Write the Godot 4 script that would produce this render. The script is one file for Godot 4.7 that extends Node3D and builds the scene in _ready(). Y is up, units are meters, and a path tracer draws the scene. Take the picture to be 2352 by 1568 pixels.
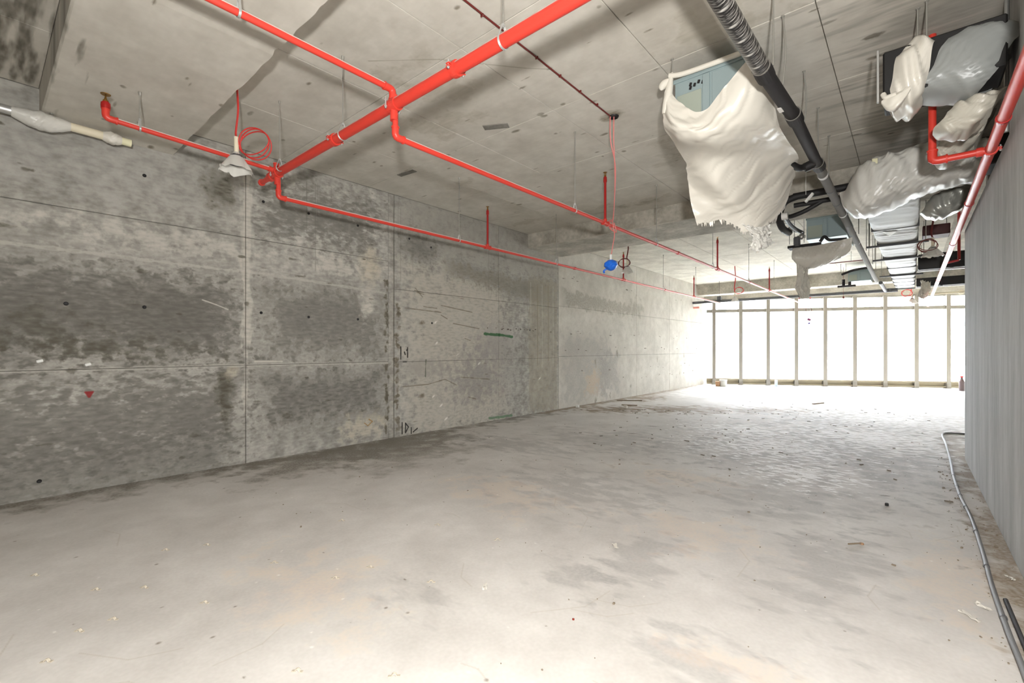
extends Node3D
# Bare concrete office shell seen from one end: X runs right, H up, D into the room (world z = -D), metres.

const LEFT := -6.58
const CEIL := 4.09
const RIGHT := 0.554
const FAR_RIGHT := 4.2
const BACK := -3.2
var rng := RandomNumberGenerator.new()
var taken := {}
var M := {}

# ------------------------------------------------------------------ helpers
func P(x: float, h: float, d: float) -> Vector3:
	return Vector3(x, h, -d)

class MB:
	var v := PackedVector3Array()
	var n := PackedVector3Array()
	var uv := PackedVector2Array()
	var ix := PackedInt32Array()
	func tri(a: Vector3, b: Vector3, c: Vector3, na: Vector3, nb: Vector3, nc: Vector3) -> void:
		var k := v.size()
		var flip: bool = (b - a).cross(c - a).dot(na + nb + nc) > 0.0
		v.append(a); v.append(b); v.append(c)
		n.append(na); n.append(nb); n.append(nc)
		for q in 3: uv.append(Vector2.ZERO)
		ix.append(k)
		if flip:
			ix.append(k + 2); ix.append(k + 1)
		else:
			ix.append(k + 1); ix.append(k + 2)
	func quad(a: Vector3, b: Vector3, c: Vector3, d: Vector3, nn: Vector3) -> void:
		tri(a, b, c, nn, nn, nn); tri(a, c, d, nn, nn, nn)
	func flat(a: Vector3, b: Vector3, c: Vector3, d: Vector3, out_from: Vector3) -> void:
		var nn := (c - a).cross(d - b).normalized()
		if nn.dot((a + b + c + d) / 4.0 - out_from) < 0.0: nn = -nn
		quad(a, b, c, d, nn)
	# box with bevelled edges
	func box(c: Vector3, size: Vector3, bevel := 0.0, basis := Basis()) -> void:
		var e := size / 2.0
		var r: float = minf(bevel, minf(e.x, minf(e.y, e.z)) * 0.9)
		if r <= 0.0:
			for ax in 3:
				for s: float in [-1.0, 1.0]:
					var nn := Vector3.ZERO; nn[ax] = s
					var u := Vector3.ZERO; u[(ax + 1) % 3] = e[(ax + 1) % 3]
					var w := Vector3.ZERO; w[(ax + 2) % 3] = e[(ax + 2) % 3]
					var o := Vector3.ZERO; o[ax] = s * e[ax]
					quad(c + basis * (o - u - w), c + basis * (o + u - w), c + basis * (o + u + w), c + basis * (o - u + w), basis * nn)
			return
		for ax in 3:
			for s: float in [-1.0, 1.0]:
				var nn := Vector3.ZERO; nn[ax] = s
				var u := Vector3.ZERO; u[(ax + 1) % 3] = e[(ax + 1) % 3] - r
				var w := Vector3.ZERO; w[(ax + 2) % 3] = e[(ax + 2) % 3] - r
				var o := Vector3.ZERO; o[ax] = s * e[ax]
				quad(c + basis * (o - u - w), c + basis * (o + u - w), c + basis * (o + u + w), c + basis * (o - u + w), basis * nn)
		for ax in 3:
			var b1 := (ax + 1) % 3
			var b2 := (ax + 2) % 3
			for s1: float in [-1.0, 1.0]:
				for s2: float in [-1.0, 1.0]:
					var l := Vector3.ZERO; l[ax] = e[ax] - r
					var p := Vector3.ZERO; p[b1] = s1 * e[b1]; p[b2] = s2 * (e[b2] - r)
					var q := Vector3.ZERO; q[b1] = s1 * (e[b1] - r); q[b2] = s2 * e[b2]
					var nn := Vector3.ZERO; nn[b1] = s1; nn[b2] = s2
					quad(c + basis * (p - l), c + basis * (p + l), c + basis * (q + l), c + basis * (q - l), (basis * nn).normalized())
		for sx: float in [-1.0, 1.0]:
			for sy: float in [-1.0, 1.0]:
				for sz: float in [-1.0, 1.0]:
					var s := Vector3(sx, sy, sz)
					var nn := (basis * s).normalized()
					tri(c + basis * (s * Vector3(e.x, e.y - r, e.z - r)), c + basis * (s * Vector3(e.x - r, e.y, e.z - r)), c + basis * (s * Vector3(e.x - r, e.y - r, e.z)), nn, nn, nn)
	func span(lo: Vector3, hi: Vector3, bevel := 0.0) -> void:
		box((lo + hi) / 2.0, (hi - lo).abs(), bevel)
	# round tube through points; radius a number or one per point
	func tube(pts: PackedVector3Array, radius, sides := 12, caps := true, squash := 1.0) -> void:
		var m := pts.size()
		var rings := []
		var norms := []
		var t0 := (pts[1] - pts[0]).normalized()
		var ref := Vector3.UP if absf(t0.y) < 0.9 else Vector3.RIGHT
		var side := t0.cross(ref).normalized()
		for i in m:
			var t := (pts[mini(i + 1, m - 1)] - pts[maxi(i - 1, 0)]).normalized()
			side = (side - t * side.dot(t)).normalized()
			var up := side.cross(t).normalized()
			var r: float = radius[i] if radius is Array or radius is PackedFloat32Array else radius
			var ring := PackedVector3Array()
			var nr := PackedVector3Array()
			for k in sides:
				var a := TAU * k / sides
				var d := side * cos(a) + up * sin(a) * squash
				ring.append(pts[i] + d * r)
				nr.append((side * cos(a) + up * sin(a)).normalized())
			rings.append(ring); norms.append(nr)
		for i in m - 1:
			for k in sides:
				var k2 := (k + 1) % sides
				tri(rings[i][k], rings[i + 1][k], rings[i + 1][k2], norms[i][k], norms[i + 1][k], norms[i + 1][k2])
				tri(rings[i][k], rings[i + 1][k2], rings[i][k2], norms[i][k], norms[i + 1][k2], norms[i][k2])
		if caps:
			for e in [0, m - 1]:
				var nn: Vector3 = (pts[0] - pts[1]).normalized() if e == 0 else (pts[m - 1] - pts[m - 2]).normalized()
				for k in range(1, sides - 1):
					tri(rings[e][0], rings[e][k], rings[e][k + 1], nn, nn, nn)
	# closed surface from a grid of rings (wrapping around), smooth normals
	func grid(rows: Array, wrap: bool, cap_ends := false) -> void:
		var a := rows.size()
		var b: int = rows[0].size()
		var nr := []
		for i in a:
			var line := PackedVector3Array()
			for j in b:
				var du: Vector3 = rows[mini(i + 1, a - 1)][j] - rows[maxi(i - 1, 0)][j]
				var dv: Vector3
				if wrap: dv = rows[i][(j + 1) % b] - rows[i][(j + b - 1) % b]
				else: dv = rows[i][mini(j + 1, b - 1)] - rows[i][maxi(j - 1, 0)]
				var q := du.cross(dv)
				line.append(q.normalized() if q.length() > 1e-9 else Vector3.UP)
			nr.append(line)
		for i in a - 1:
			for j in (b if wrap else b - 1):
				var j2 := (j + 1) % b
				tri(rows[i][j], rows[i + 1][j], rows[i + 1][j2], nr[i][j], nr[i + 1][j], nr[i + 1][j2])
				tri(rows[i][j], rows[i + 1][j2], rows[i][j2], nr[i][j], nr[i + 1][j2], nr[i][j2])
		if cap_ends:
			for e in [0, a - 1]:
				var c := Vector3.ZERO
				for j in b: c += rows[e][j]
				c /= b
				var other: Vector3 = rows[1 if e == 0 else a - 2][0]
				var nn: Vector3 = (rows[e][1] - rows[e][0]).cross(rows[e][2] - rows[e][0]).normalized()
				if nn.dot(c - other) < 0.0: nn = -nn
				for j in b:
					tri(c, rows[e][j], rows[e][(j + 1) % b], nn, nn, nn)
	func lathe(profile: Array, at: Vector3, axis := Vector3.UP, sides := 16) -> void:
		var ref := Vector3.RIGHT if absf(axis.x) < 0.9 else Vector3.UP
		var s := axis.cross(ref).normalized()
		var t := axis.cross(s).normalized()
		var rows := []
		for p: Vector2 in profile:
			var ring := PackedVector3Array()
			for k in sides:
				var a := TAU * k / sides
				ring.append(at + axis * p.y + (s * cos(a) + t * sin(a)) * maxf(p.x, 0.0002))
			rows.append(ring)
		grid_out(rows, at, axis)
	func grid_out(rows: Array, at: Vector3, axis: Vector3) -> void:
		var a := rows.size()
		var b: int = rows[0].size()
		for i in a - 1:
			for j in b:
				var j2 := (j + 1) % b
				var c: Vector3 = (rows[i][j] + rows[i + 1][j2]) / 2.0
				var nn: Vector3 = (rows[i + 1][j] - rows[i][j2]).cross(rows[i + 1][j2] - rows[i][j])
				nn = nn.normalized() if nn.length() > 1e-12 else axis
				var outw := c - at - axis * (c - at).dot(axis)
				if nn.dot(outw) < 0.0: nn = -nn
				quad(rows[i][j], rows[i + 1][j], rows[i + 1][j2], rows[i][j2], nn)
	func prism(poly: PackedVector2Array, h0: float, h1: float) -> void:
		var t := Geometry2D.triangulate_polygon(poly)
		for k in range(0, t.size(), 3):
			for hn in [[h0, Vector3.DOWN], [h1, Vector3.UP]]:
				var q := []
				for j in 3: q.append(Vector3(poly[t[k + j]].x, hn[0], -poly[t[k + j]].y))
				tri(q[0], q[1], q[2], hn[1], hn[1], hn[1])
		var mid := Vector3.ZERO
		for p in poly: mid += Vector3(p.x, (h0 + h1) / 2.0, -p.y) / poly.size()
		for k in poly.size():
			var a := poly[k]
			var b := poly[(k + 1) % poly.size()]
			flat(Vector3(a.x, h0, -a.y), Vector3(b.x, h0, -b.y), Vector3(b.x, h1, -b.y), Vector3(a.x, h1, -a.y), mid)

# lays a picture of a surface over a wall (depth, height) or a floor (x, depth)
class Sheet:
	var wall: bool
	var a: float
	var b: float
	var c: float
	var d: float
	func _init(wall_: bool, a_: float, b_: float, c_: float, d_: float) -> void:
		wall = wall_; a = a_; b = b_; c = c_; d = d_
	func at(p: Vector3) -> Vector2:
		if wall: return Vector2((-p.z - a) / (b - a), clampf((d - p.y) / (d - c), 0.002, 0.998))
		return Vector2((p.x - a) / (b - a), (-p.z - c) / (d - c))

func numbered(called: String) -> String:
	var c: int = taken.get(called, 0)
	taken[called] = c + 1
	return called if c == 0 else "%s_%03d" % [called, c]

func thing(called: String, label: String, category: String, at: Vector3, group := "", kind := "") -> Node3D:
	var o := Node3D.new()
	o.name = numbered(called)
	add_child(o, true)
	o.position = at
	tag(o, label, category, group, kind)
	return o

func tag(o: Node, label: String, category: String, group := "", kind := "") -> void:
	if label: o.set_meta("label", label)
	if category: o.set_meta("category", category)
	if group: o.set_meta("group", group)
	if kind: o.set_meta("kind", kind)

# commits a shape (in room coordinates) as one mesh under parent
func put(mb: MB, called: String, m: Material, parent: Node3D, map: Sheet = null, label := "") -> MeshInstance3D:
	var o := MeshInstance3D.new()
	o.name = called
	parent.add_child(o, true)
	var off := o.global_position
	if map != null:
		for k in mb.v.size(): mb.uv[k] = map.at(mb.v[k])
	if off != Vector3.ZERO:
		for k in mb.v.size(): mb.v[k] -= off
	var a := []
	a.resize(Mesh.ARRAY_MAX)
	a[Mesh.ARRAY_VERTEX] = mb.v
	a[Mesh.ARRAY_NORMAL] = mb.n
	a[Mesh.ARRAY_TEX_UV] = mb.uv
	a[Mesh.ARRAY_INDEX] = mb.ix
	var am := ArrayMesh.new()
	am.add_surface_from_arrays(Mesh.PRIMITIVE_TRIANGLES, a)
	am.surface_set_material(0, m)
	o.mesh = am
	if label: o.set_meta("label", label)
	return o

func solo(mb: MB, called: String, m: Material, at: Vector3, label: String, category: String, group := "", kind := "", map: Sheet = null) -> MeshInstance3D:
	var o := MeshInstance3D.new()
	o.name = numbered(called)
	add_child(o, true)
	if map != null:
		for k in mb.v.size(): mb.uv[k] = map.at(mb.v[k])
	o.position = at
	for k in mb.v.size(): mb.v[k] -= at
	var a := []
	a.resize(Mesh.ARRAY_MAX)
	a[Mesh.ARRAY_VERTEX] = mb.v
	a[Mesh.ARRAY_NORMAL] = mb.n
	a[Mesh.ARRAY_TEX_UV] = mb.uv
	a[Mesh.ARRAY_INDEX] = mb.ix
	var am := ArrayMesh.new()
	am.add_surface_from_arrays(Mesh.PRIMITIVE_TRIANGLES, a)
	am.surface_set_material(0, m)
	o.mesh = am
	tag(o, label, category, group, kind)
	return o

func line(a: Array) -> PackedVector3Array:
	var p := PackedVector3Array()
	for q in a: p.append(P(q[0], q[1], q[2]))
	return p

# rounds the corners of a polyline
func fillet(p: PackedVector3Array, rad: float, steps := 6) -> PackedVector3Array:
	var o := PackedVector3Array([p[0]])
	for i in range(1, p.size() - 1):
		var a := (p[i - 1] - p[i])
		var b := (p[i + 1] - p[i])
		var r := minf(rad, minf(a.length(), b.length()) * 0.45)
		var s := p[i] + a.normalized() * r
		var e := p[i] + b.normalized() * r
		for k in steps + 1:
			var t := float(k) / steps
			o.append(s.lerp(p[i], t).lerp(p[i].lerp(e, t), t))
	o.append(p[p.size() - 1])
	return o

func smooth_path(p: PackedVector3Array, steps := 6) -> PackedVector3Array:
	var o := PackedVector3Array()
	var m := p.size()
	for i in m - 1:
		for k in steps:
			o.append(p[i].cubic_interpolate(p[i + 1], p[maxi(i - 1, 0)], p[mini(i + 2, m - 1)], float(k) / steps))
	o.append(p[m - 1])
	return o

func mat(c: Color, rough := 0.7, metal := 0.0) -> StandardMaterial3D:
	var m := StandardMaterial3D.new()
	m.albedo_color = c
	m.roughness = rough
	m.metallic = metal
	return m

func noise(seed_: int, freq: float, oct := 4, kind := FastNoiseLite.TYPE_SIMPLEX_SMOOTH) -> FastNoiseLite:
	var f := FastNoiseLite.new()
	f.seed = seed_
	f.frequency = freq
	f.noise_type = kind
	f.fractal_octaves = oct
	if oct >= 5: f.fractal_gain = 0.62
	return f

# noise picture of w x h, stretched by (kx, ky)
func nbytes(seed_: int, freq: float, w: int, h: int, oct := 4, kx := 1, ky := 1) -> PackedByteArray:
	var im := noise(seed_, freq, oct).get_image(maxi(w / kx, 2), maxi(h / ky, 2))
	if kx != 1 or ky != 1: im.resize(w, h, Image.INTERPOLATE_CUBIC)
	im.convert(Image.FORMAT_L8)
	return im.get_data()

# a colour picture of a surface, addressed in metres
class Canvas:
	var w: int
	var h: int
	var x0: float
	var y0: float
	var s: float
	var px := PackedByteArray()
	var rag := PackedByteArray()
	var tooth := PackedByteArray()      # fine grain that breaks every stain up
	func _init(x0_: float, y0_: float, wide: float, high: float, per_m: float) -> void:
		x0 = x0_; y0 = y0_; s = per_m
		w = int(wide * s); h = int(high * s)
		px.resize(w * h * 3)
	func fill(lo: Color, hi: Color, layers: Array) -> void:
		var n0: PackedByteArray = layers[0][0]
		var n1: PackedByteArray = layers[1][0]
		var n2: PackedByteArray = layers[2][0]
		tooth = n2
		var w0: float = layers[0][1] / 255.0
		var w1: float = layers[1][1] / 255.0
		var w2: float = layers[2][1] / 255.0
		var off: float = 0.5 - (w0 + w1 + w2) * 127.5
		var table := PackedByteArray()
		table.resize(256 * 3)
		for k in 256:
			var c := lo.lerp(hi, k / 255.0)
			table[k * 3] = c.r8; table[k * 3 + 1] = c.g8; table[k * 3 + 2] = c.b8
		var o := 0
		for i in w * h:
			var t: int = clampi(int((off + n0[i] * w0 + n1[i] * w1 + n2[i] * w2) * 255.0), 0, 255) * 3
			px[o] = table[t]; px[o + 1] = table[t + 1]; px[o + 2] = table[t + 2]
			o += 3
	# ragged patch: rectangle in metres with a noisy outline
	func patch(xa: float, xb: float, ya: float, yb: float, c: Color, amt: float, edge := 0.15, rough := 1.0, nb := PackedByteArray()) -> void:
		var n := rag if nb.is_empty() else nb
		var i0 := clampi(int((xa - edge - x0) * s), 0, w - 1)
		var i1 := clampi(int((xb + edge - x0) * s), 0, w - 1)
		var j0 := clampi(int((ya - edge - y0) * s), 0, h - 1)
		var j1 := clampi(int((yb + edge - y0) * s), 0, h - 1)
		var cr := c.r8; var cg := c.g8; var cb := c.b8
		for j in range(j0, j1 + 1):
			var y := y0 + j / s
			var dy: float = minf(y - ya, yb - y)
			for i in range(i0, i1 + 1):
				var x := x0 + i / s
				var k := j * w + i
				var d: float = minf(minf(x - xa, xb - x), dy) / edge + (n[k] / 127.5 - 1.0) * rough
				if d <= 0.0: continue
				var t: float = clampf(d * 1.1, 0.0, 1.0) * minf(amt * (0.45 + tooth[k] / 232.0), 1.0)
				var o := k * 3
				px[o] += int((cr - px[o]) * t); px[o + 1] += int((cg - px[o + 1]) * t); px[o + 2] += int((cb - px[o + 2]) * t)
	func blot(cx: float, cy: float, rx: float, ry: float, c: Color, amt: float, rough := 0.9, nb := PackedByteArray(), turn := 0.0) -> void:
		var n := rag if nb.is_empty() else nb
		var big: float = maxf(rx, ry) * (1.0 + rough)
		var i0 := clampi(int((cx - big - x0) * s), 0, w - 1)
		var i1 := clampi(int((cx + big - x0) * s), 0, w - 1)
		var j0 := clampi(int((cy - big - y0) * s), 0, h - 1)
		var j1 := clampi(int((cy + big - y0) * s), 0, h - 1)
		var ca := cos(turn); var sa := sin(turn)
		var cr := c.r8; var cg := c.g8; var cb := c.b8
		for j in range(j0, j1 + 1):
			for i in range(i0, i1 + 1):
				var x := x0 + i / s - cx
				var y := y0 + j / s - cy
				var a := (x * ca + y * sa) / rx
				var b := (y * ca - x * sa) / ry
				var k := j * w + i
				var d: float = 1.0 - sqrt(a * a + b * b) + (n[k] / 127.5 - 1.0) * rough
				if d <= 0.0: continue
				var t: float = clampf(d * 1.5, 0.0, 1.0) * minf(amt * (0.45 + tooth[k] / 232.0), 1.0)
				var o := k * 3
				px[o] += int((cr - px[o]) * t); px[o + 1] += int((cg - px[o + 1]) * t); px[o + 2] += int((cb - px[o + 2]) * t)
	# four-cornered darker band between two ragged sloping edges, x from xa to xb
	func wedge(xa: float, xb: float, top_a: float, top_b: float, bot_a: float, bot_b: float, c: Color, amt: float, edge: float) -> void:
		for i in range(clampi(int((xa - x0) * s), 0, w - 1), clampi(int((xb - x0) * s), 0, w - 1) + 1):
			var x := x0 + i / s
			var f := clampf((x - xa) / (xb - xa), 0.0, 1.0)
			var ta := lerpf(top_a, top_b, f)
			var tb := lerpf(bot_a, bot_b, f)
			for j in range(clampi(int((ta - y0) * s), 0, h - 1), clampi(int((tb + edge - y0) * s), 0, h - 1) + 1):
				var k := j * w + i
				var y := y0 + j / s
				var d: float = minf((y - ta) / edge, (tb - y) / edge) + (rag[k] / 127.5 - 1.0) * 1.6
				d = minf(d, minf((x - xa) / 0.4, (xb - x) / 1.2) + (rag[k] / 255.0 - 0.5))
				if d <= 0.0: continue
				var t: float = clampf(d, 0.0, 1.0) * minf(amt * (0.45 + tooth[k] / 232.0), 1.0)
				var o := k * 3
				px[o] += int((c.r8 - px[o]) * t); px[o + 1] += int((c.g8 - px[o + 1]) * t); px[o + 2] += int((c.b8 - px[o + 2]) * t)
	func stroke(pts: Array, wide: float, c: Color, amt: float, broken := 0.0) -> void:
		for q in pts.size() - 1:
			var a: Vector2 = pts[q]
			var b: Vector2 = pts[q + 1]
			var i0 := clampi(int((minf(a.x, b.x) - wide - x0) * s), 0, w - 1)
			var i1 := clampi(int((maxf(a.x, b.x) + wide - x0) * s) + 1, 0, w - 1)
			var j0 := clampi(int((minf(a.y, b.y) - wide - y0) * s), 0, h - 1)
			var j1 := clampi(int((maxf(a.y, b.y) + wide - y0) * s) + 1, 0, h - 1)
			var ab := b - a
			for j in range(j0, j1 + 1):
				for i in range(i0, i1 + 1):
					var p := Vector2(x0 + i / s, y0 + j / s)
					var f := clampf((p - a).dot(ab) / maxf(ab.length_squared(), 1e-9), 0.0, 1.0)
					var d := (p - a - ab * f).length()
					var k := j * w + i
					var lim := wide * 0.5 * (1.0 + (rag[k] / 127.5 - 1.0) * broken)
					var t := clampf((lim - d) * s + 0.7, 0.0, 1.0) * amt
					if t <= 0.0: continue
					var o := k * 3
					px[o] += int((c.r8 - px[o]) * t); px[o + 1] += int((c.g8 - px[o + 1]) * t); px[o + 2] += int((c.b8 - px[o + 2]) * t)
	func texture() -> ImageTexture:
		return ImageTexture.create_from_image(Image.create_from_data(w, h, false, Image.FORMAT_RGB8, px))
	func material(rough: float) -> StandardMaterial3D:
		var m := StandardMaterial3D.new()
		m.albedo_texture = texture()
		m.roughness = rough
		return m

# ------------------------------------------------------------------ scene
func _ready() -> void:
	rng.seed = 71
	make_camera_and_light()
	make_materials()
	make_shell()
	make_facade()
	make_outside()
	make_red_pipes()
	make_services()
	make_devices()
	make_floor_things()

func make_camera_and_light() -> void:
	var cam := Camera3D.new()
	cam.name = "camera"
	add_child(cam)
	cam.position = Vector3(0, 1.5, 0)
	cam.rotation_degrees.y = 40.83
	# 1060 px focal length on a 1568 px high frame, horizon 16 px below the middle (shift lens)
	cam.near = 0.05
	cam.far = 600.0
	cam.set_frustum(1568.0 / 1060.0 * 0.05, Vector2(0, 16.0 / 1060.0 * 0.05), 0.05, 600.0)
	cam.current = true

	var env := Environment.new()
	env.background_mode = Environment.BG_SKY
	var sky := Sky.new()
	var sm := ProceduralSkyMaterial.new()      # bright overcast
	sm.sky_top_color = Color(0.93, 0.96, 1.0)
	sm.sky_horizon_color = Color(0.97, 0.98, 1.0)
	sm.ground_horizon_color = Color(0.82, 0.82, 0.8)
	sm.ground_bottom_color = Color(0.7, 0.69, 0.66)
	sm.sky_energy_multiplier = 5.0
	sm.ground_energy_multiplier = 4.1
	sky.sky_material = sm
	env.sky = sky
	env.tonemap_mode = Environment.TONE_MAPPER_LINEAR
	env.tonemap_exposure = 1.0
	env.sdfgi_enabled = true
	env.ssao_enabled = true
	env.ssil_enabled = true
	var we := WorldEnvironment.new()
	we.name = "environment"
	we.environment = env
	add_child(we)

	# the photographer's flash, up and to the right behind the camera (its shadows lie on the ceiling beyond every pipe)
	var flash := SpotLight3D.new()
	flash.name = "flash"
	add_child(flash)
	flash.position = P(0.34, 1.86, -0.35)
	flash.look_at(P(-2.6, 2.1, 3.2))
	flash.light_color = Color(1.0, 0.995, 0.985)
	flash.light_energy = 29.5
	flash.light_size = 0.09
	flash.spot_range = 60.0
	flash.spot_angle = 80.0
	flash.spot_angle_attenuation = 0.6
	flash.spot_attenuation = 2.0
	flash.shadow_enabled = true
	# the flash head itself on its stand, just behind its light
	var o := thing("flash_stand", "photographer's flash on a black light stand behind the viewpoint", "flash", P(0.34, 0, -0.42))
	var aim := (P(-2.6, 2.1, 3.2) - flash.position).normalized()
	var glow := mat(Color(1, 1, 1), 0.4)
	glow.emission_enabled = true
	glow.emission = Color(1.0, 0.995, 0.985)
	glow.emission_energy_multiplier = 3.0
	var m := MB.new()
	m.lathe([Vector2(0, -0.03), Vector2(0.085, -0.03), Vector2(0.085, -0.025), Vector2(0, -0.025)], flash.position, aim, 24)
	put(m, "flash_glass", glow, o)
	var shell := mat(Color(0.06, 0.06, 0.06), 0.5)
	m = MB.new()
	m.lathe([Vector2(0, -0.22), Vector2(0.05, -0.22), Vector2(0.06, -0.12), Vector2(0.095, -0.03), Vector2(0.09, -0.028), Vector2(0, -0.032)], flash.position, aim, 24)
	put(m, "flash_head", shell, o)
	m = MB.new()
	var back := flash.position - aim * 0.1
	m.tube(PackedVector3Array([back, Vector3(back.x, 0.35, back.z)]), 0.012, 10)
	for k in 3:
		var a := TAU * k / 3.0
		m.tube(PackedVector3Array([Vector3(back.x, 0.45, back.z), Vector3(back.x + cos(a) * 0.1, 0.01, back.z + sin(a) * 0.1)]), 0.009, 8)
	put(m, "stand", shell, o)

func tile_concrete(seed_: int, lo: Color, hi: Color, streak: bool) -> ImageTexture:
	var n := 768
	var c := Canvas.new(0, 0, 1, 1, n)
	var parts := []
	for q in [[0.006, 5], [0.05, 3], [0.3, 2]]:
		var f := noise(seed_ + int(q[0] * 1000), q[0], q[1])
		var im: Image
		if streak:
			im = f.get_seamless_image(n, n / 5)
			im.resize(n, n, Image.INTERPOLATE_CUBIC)
		else:
			im = f.get_seamless_image(n, n)
		im.convert(Image.FORMAT_L8)
		parts.append(im.get_data())
	c.rag = parts[1]
	c.fill(lo, hi, [[parts[0], 1.1], [parts[1], 0.4], [parts[2], 0.22]])
	return c.texture()

func triplanar(tex: Texture2D, scale: float, rough: float) -> StandardMaterial3D:
	var m := StandardMaterial3D.new()
	m.albedo_texture = tex
	m.uv1_triplanar = true
	m.uv1_world_triplanar = true
	m.uv1_scale = Vector3.ONE * scale
	m.roughness = rough
	return m

func make_materials() -> void:
	M.concrete = triplanar(tile_concrete(5, Color8(148, 143, 131), Color8(205, 200, 188), false), 0.3, 0.9)
	M.window_lit_concrete = triplanar(tile_concrete(25, Color8(200, 195, 182), Color8(236, 232, 220), false), 0.3, 0.9)  # paler copy: window light on the far ceiling put into the colour
	M.plaster = triplanar(tile_concrete(9, Color8(162, 162, 160), Color8(194, 194, 192), false), 1.0, 0.85)
	M.plaster.uv1_scale = Vector3(0.7, 0.12, 0.7)
	M.dark_concrete = triplanar(tile_concrete(15, Color8(96, 93, 86), Color8(150, 146, 137), false), 0.4, 0.9)
	M.red = mat(Color(0.8, 0.23, 0.18), 0.4)
	M.deep_red = mat(Color(0.62, 0.07, 0.06), 0.4)
	M.pale_strip = mat(Color(0.88, 0.8, 0.77), 0.9)
	M.steel = mat(Color(0.66, 0.65, 0.62), 0.45, 0.6)
	M.zinc = mat(Color(0.78, 0.78, 0.77), 0.4, 0.7)
	M.brass = mat(Color(0.6, 0.45, 0.22), 0.35, 0.9)
	M.white_tape = mat(Color(0.88, 0.87, 0.85), 0.5)
	M.black = mat(Color(0.09, 0.085, 0.085), 0.6)
	M.rubber = mat(Color(0.13, 0.12, 0.12), 0.75)
	M.grey_pipe = mat(Color(0.42, 0.405, 0.38), 0.8)
	M.dark_grey = mat(Color(0.32, 0.32, 0.33), 0.55)
	M.blue_zinc = mat(Color(0.58, 0.64, 0.645), 0.45, 0.2)
	M.alu = mat(Color(0.56, 0.54, 0.5), 0.5, 0.2)
	M.alu_pale = mat(Color(0.8, 0.8, 0.8), 0.4, 0.3)
	M.board = mat(Color(0.66, 0.62, 0.53), 0.8)
	M.red_cable = mat(Color(0.78, 0.2, 0.18), 0.5)
	M.dark_cable = mat(Color(0.4, 0.12, 0.1), 0.5)
	M.cream = mat(Color(0.88, 0.84, 0.74), 0.6)
	M.blue = mat(Color(0.1, 0.42, 0.86), 0.35)
	M.paper = mat(Color(0.84, 0.82, 0.78), 0.8)
	M.wood = mat(Color(0.5, 0.44, 0.36), 0.85)
	M.foam = mat(Color(0.9, 0.88, 0.74), 0.8)
	M.conduit = mat(Color(0.44, 0.44, 0.44), 0.6)
	M.clip = mat(Color(0.76, 0.72, 0.65), 0.6, 0.2)
	M.hatch = mat(Color(0.62, 0.65, 0.6), 0.5, 0.1)
	M.brace = mat(Color(0.5, 0.52, 0.53), 0.5)
	M.far_pane = mat(Color(0.6, 0.66, 0.7), 0.2)
	M.white = mat(Color(0.9, 0.9, 0.88), 0.5)
	# plastic sheet: off-white, a little light comes through it
	M.sheet = mat(Color(0.85, 0.83, 0.785), 0.3)
	M.sheet.backlight = Color(0.35, 0.34, 0.31)
	M.film = mat(Color(0.88, 0.87, 0.84), 0.28)
	M.film.transparency = BaseMaterial3D.TRANSPARENCY_ALPHA
	M.film.albedo_color.a = 0.8
	M.grey_film = mat(Color(0.6, 0.61, 0.6), 0.35)
	M.grey_film.transparency = BaseMaterial3D.TRANSPARENCY_ALPHA
	M.grey_film.albedo_color.a = 0.85
	M.dusty_film = mat(Color(0.72, 0.7, 0.65), 0.4)
	M.silver_film = mat(Color(0.66, 0.66, 0.63), 0.3, 0.35)
	M.foil = mat(Color(0.5, 0.488, 0.46), 0.5, 0.1)
	M.glass = mat(Color(0.95, 0.98, 0.98), 0.02)
	M.glass.transparency = BaseMaterial3D.TRANSPARENCY_ALPHA
	M.glass.albedo_color.a = 0.07
	# stretch film over black insulation: pale smears running round the pipe
	var f := noise(44, 0.012, 4)
	var im := f.get_seamless_image(512, 512)
	im.convert(Image.FORMAT_L8)
	var src := im.get_data()
	var px := PackedByteArray()
	px.resize(512 * 512 * 3)
	for k in 512 * 512:
		var t: float = clampf((src[k] / 255.0 - 0.56) * 5.0, 0.0, 1.0)
		px[k * 3] = int(lerpf(34, 205, t)); px[k * 3 + 1] = int(lerpf(32, 202, t)); px[k * 3 + 2] = int(lerpf(31, 194, t))
	var wrap_tex := ImageTexture.create_from_image(Image.create_from_data(512, 512, false, Image.FORMAT_RGB8, px))
	M.wrapped_black = StandardMaterial3D.new()
	M.wrapped_black.albedo_texture = wrap_tex
	M.wrapped_black.uv1_triplanar = true
	M.wrapped_black.uv1_world_triplanar = true
	M.wrapped_black.uv1_scale = Vector3(0.9, 0.9, 5.5)
	M.wrapped_black.roughness = 0.3

# ------------------------------------------------------------------ room shell
func facade_at(t: float, off: float, h: float) -> Vector3:
	return P(LEFT + 0.8866 * t - 0.4622 * off, h, 20.02 + 0.4622 * t + 0.8866 * off)

func wall_map(d0: float, d1: float) -> Sheet:
	return Sheet.new(true, d0, d1, 0.0, CEIL)

func plan_map(xa: float, xb: float, da: float, db: float) -> Sheet:
	return Sheet.new(false, xa, xb, da, db)

func dn(h: float) -> float:
	return CEIL - h

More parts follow.
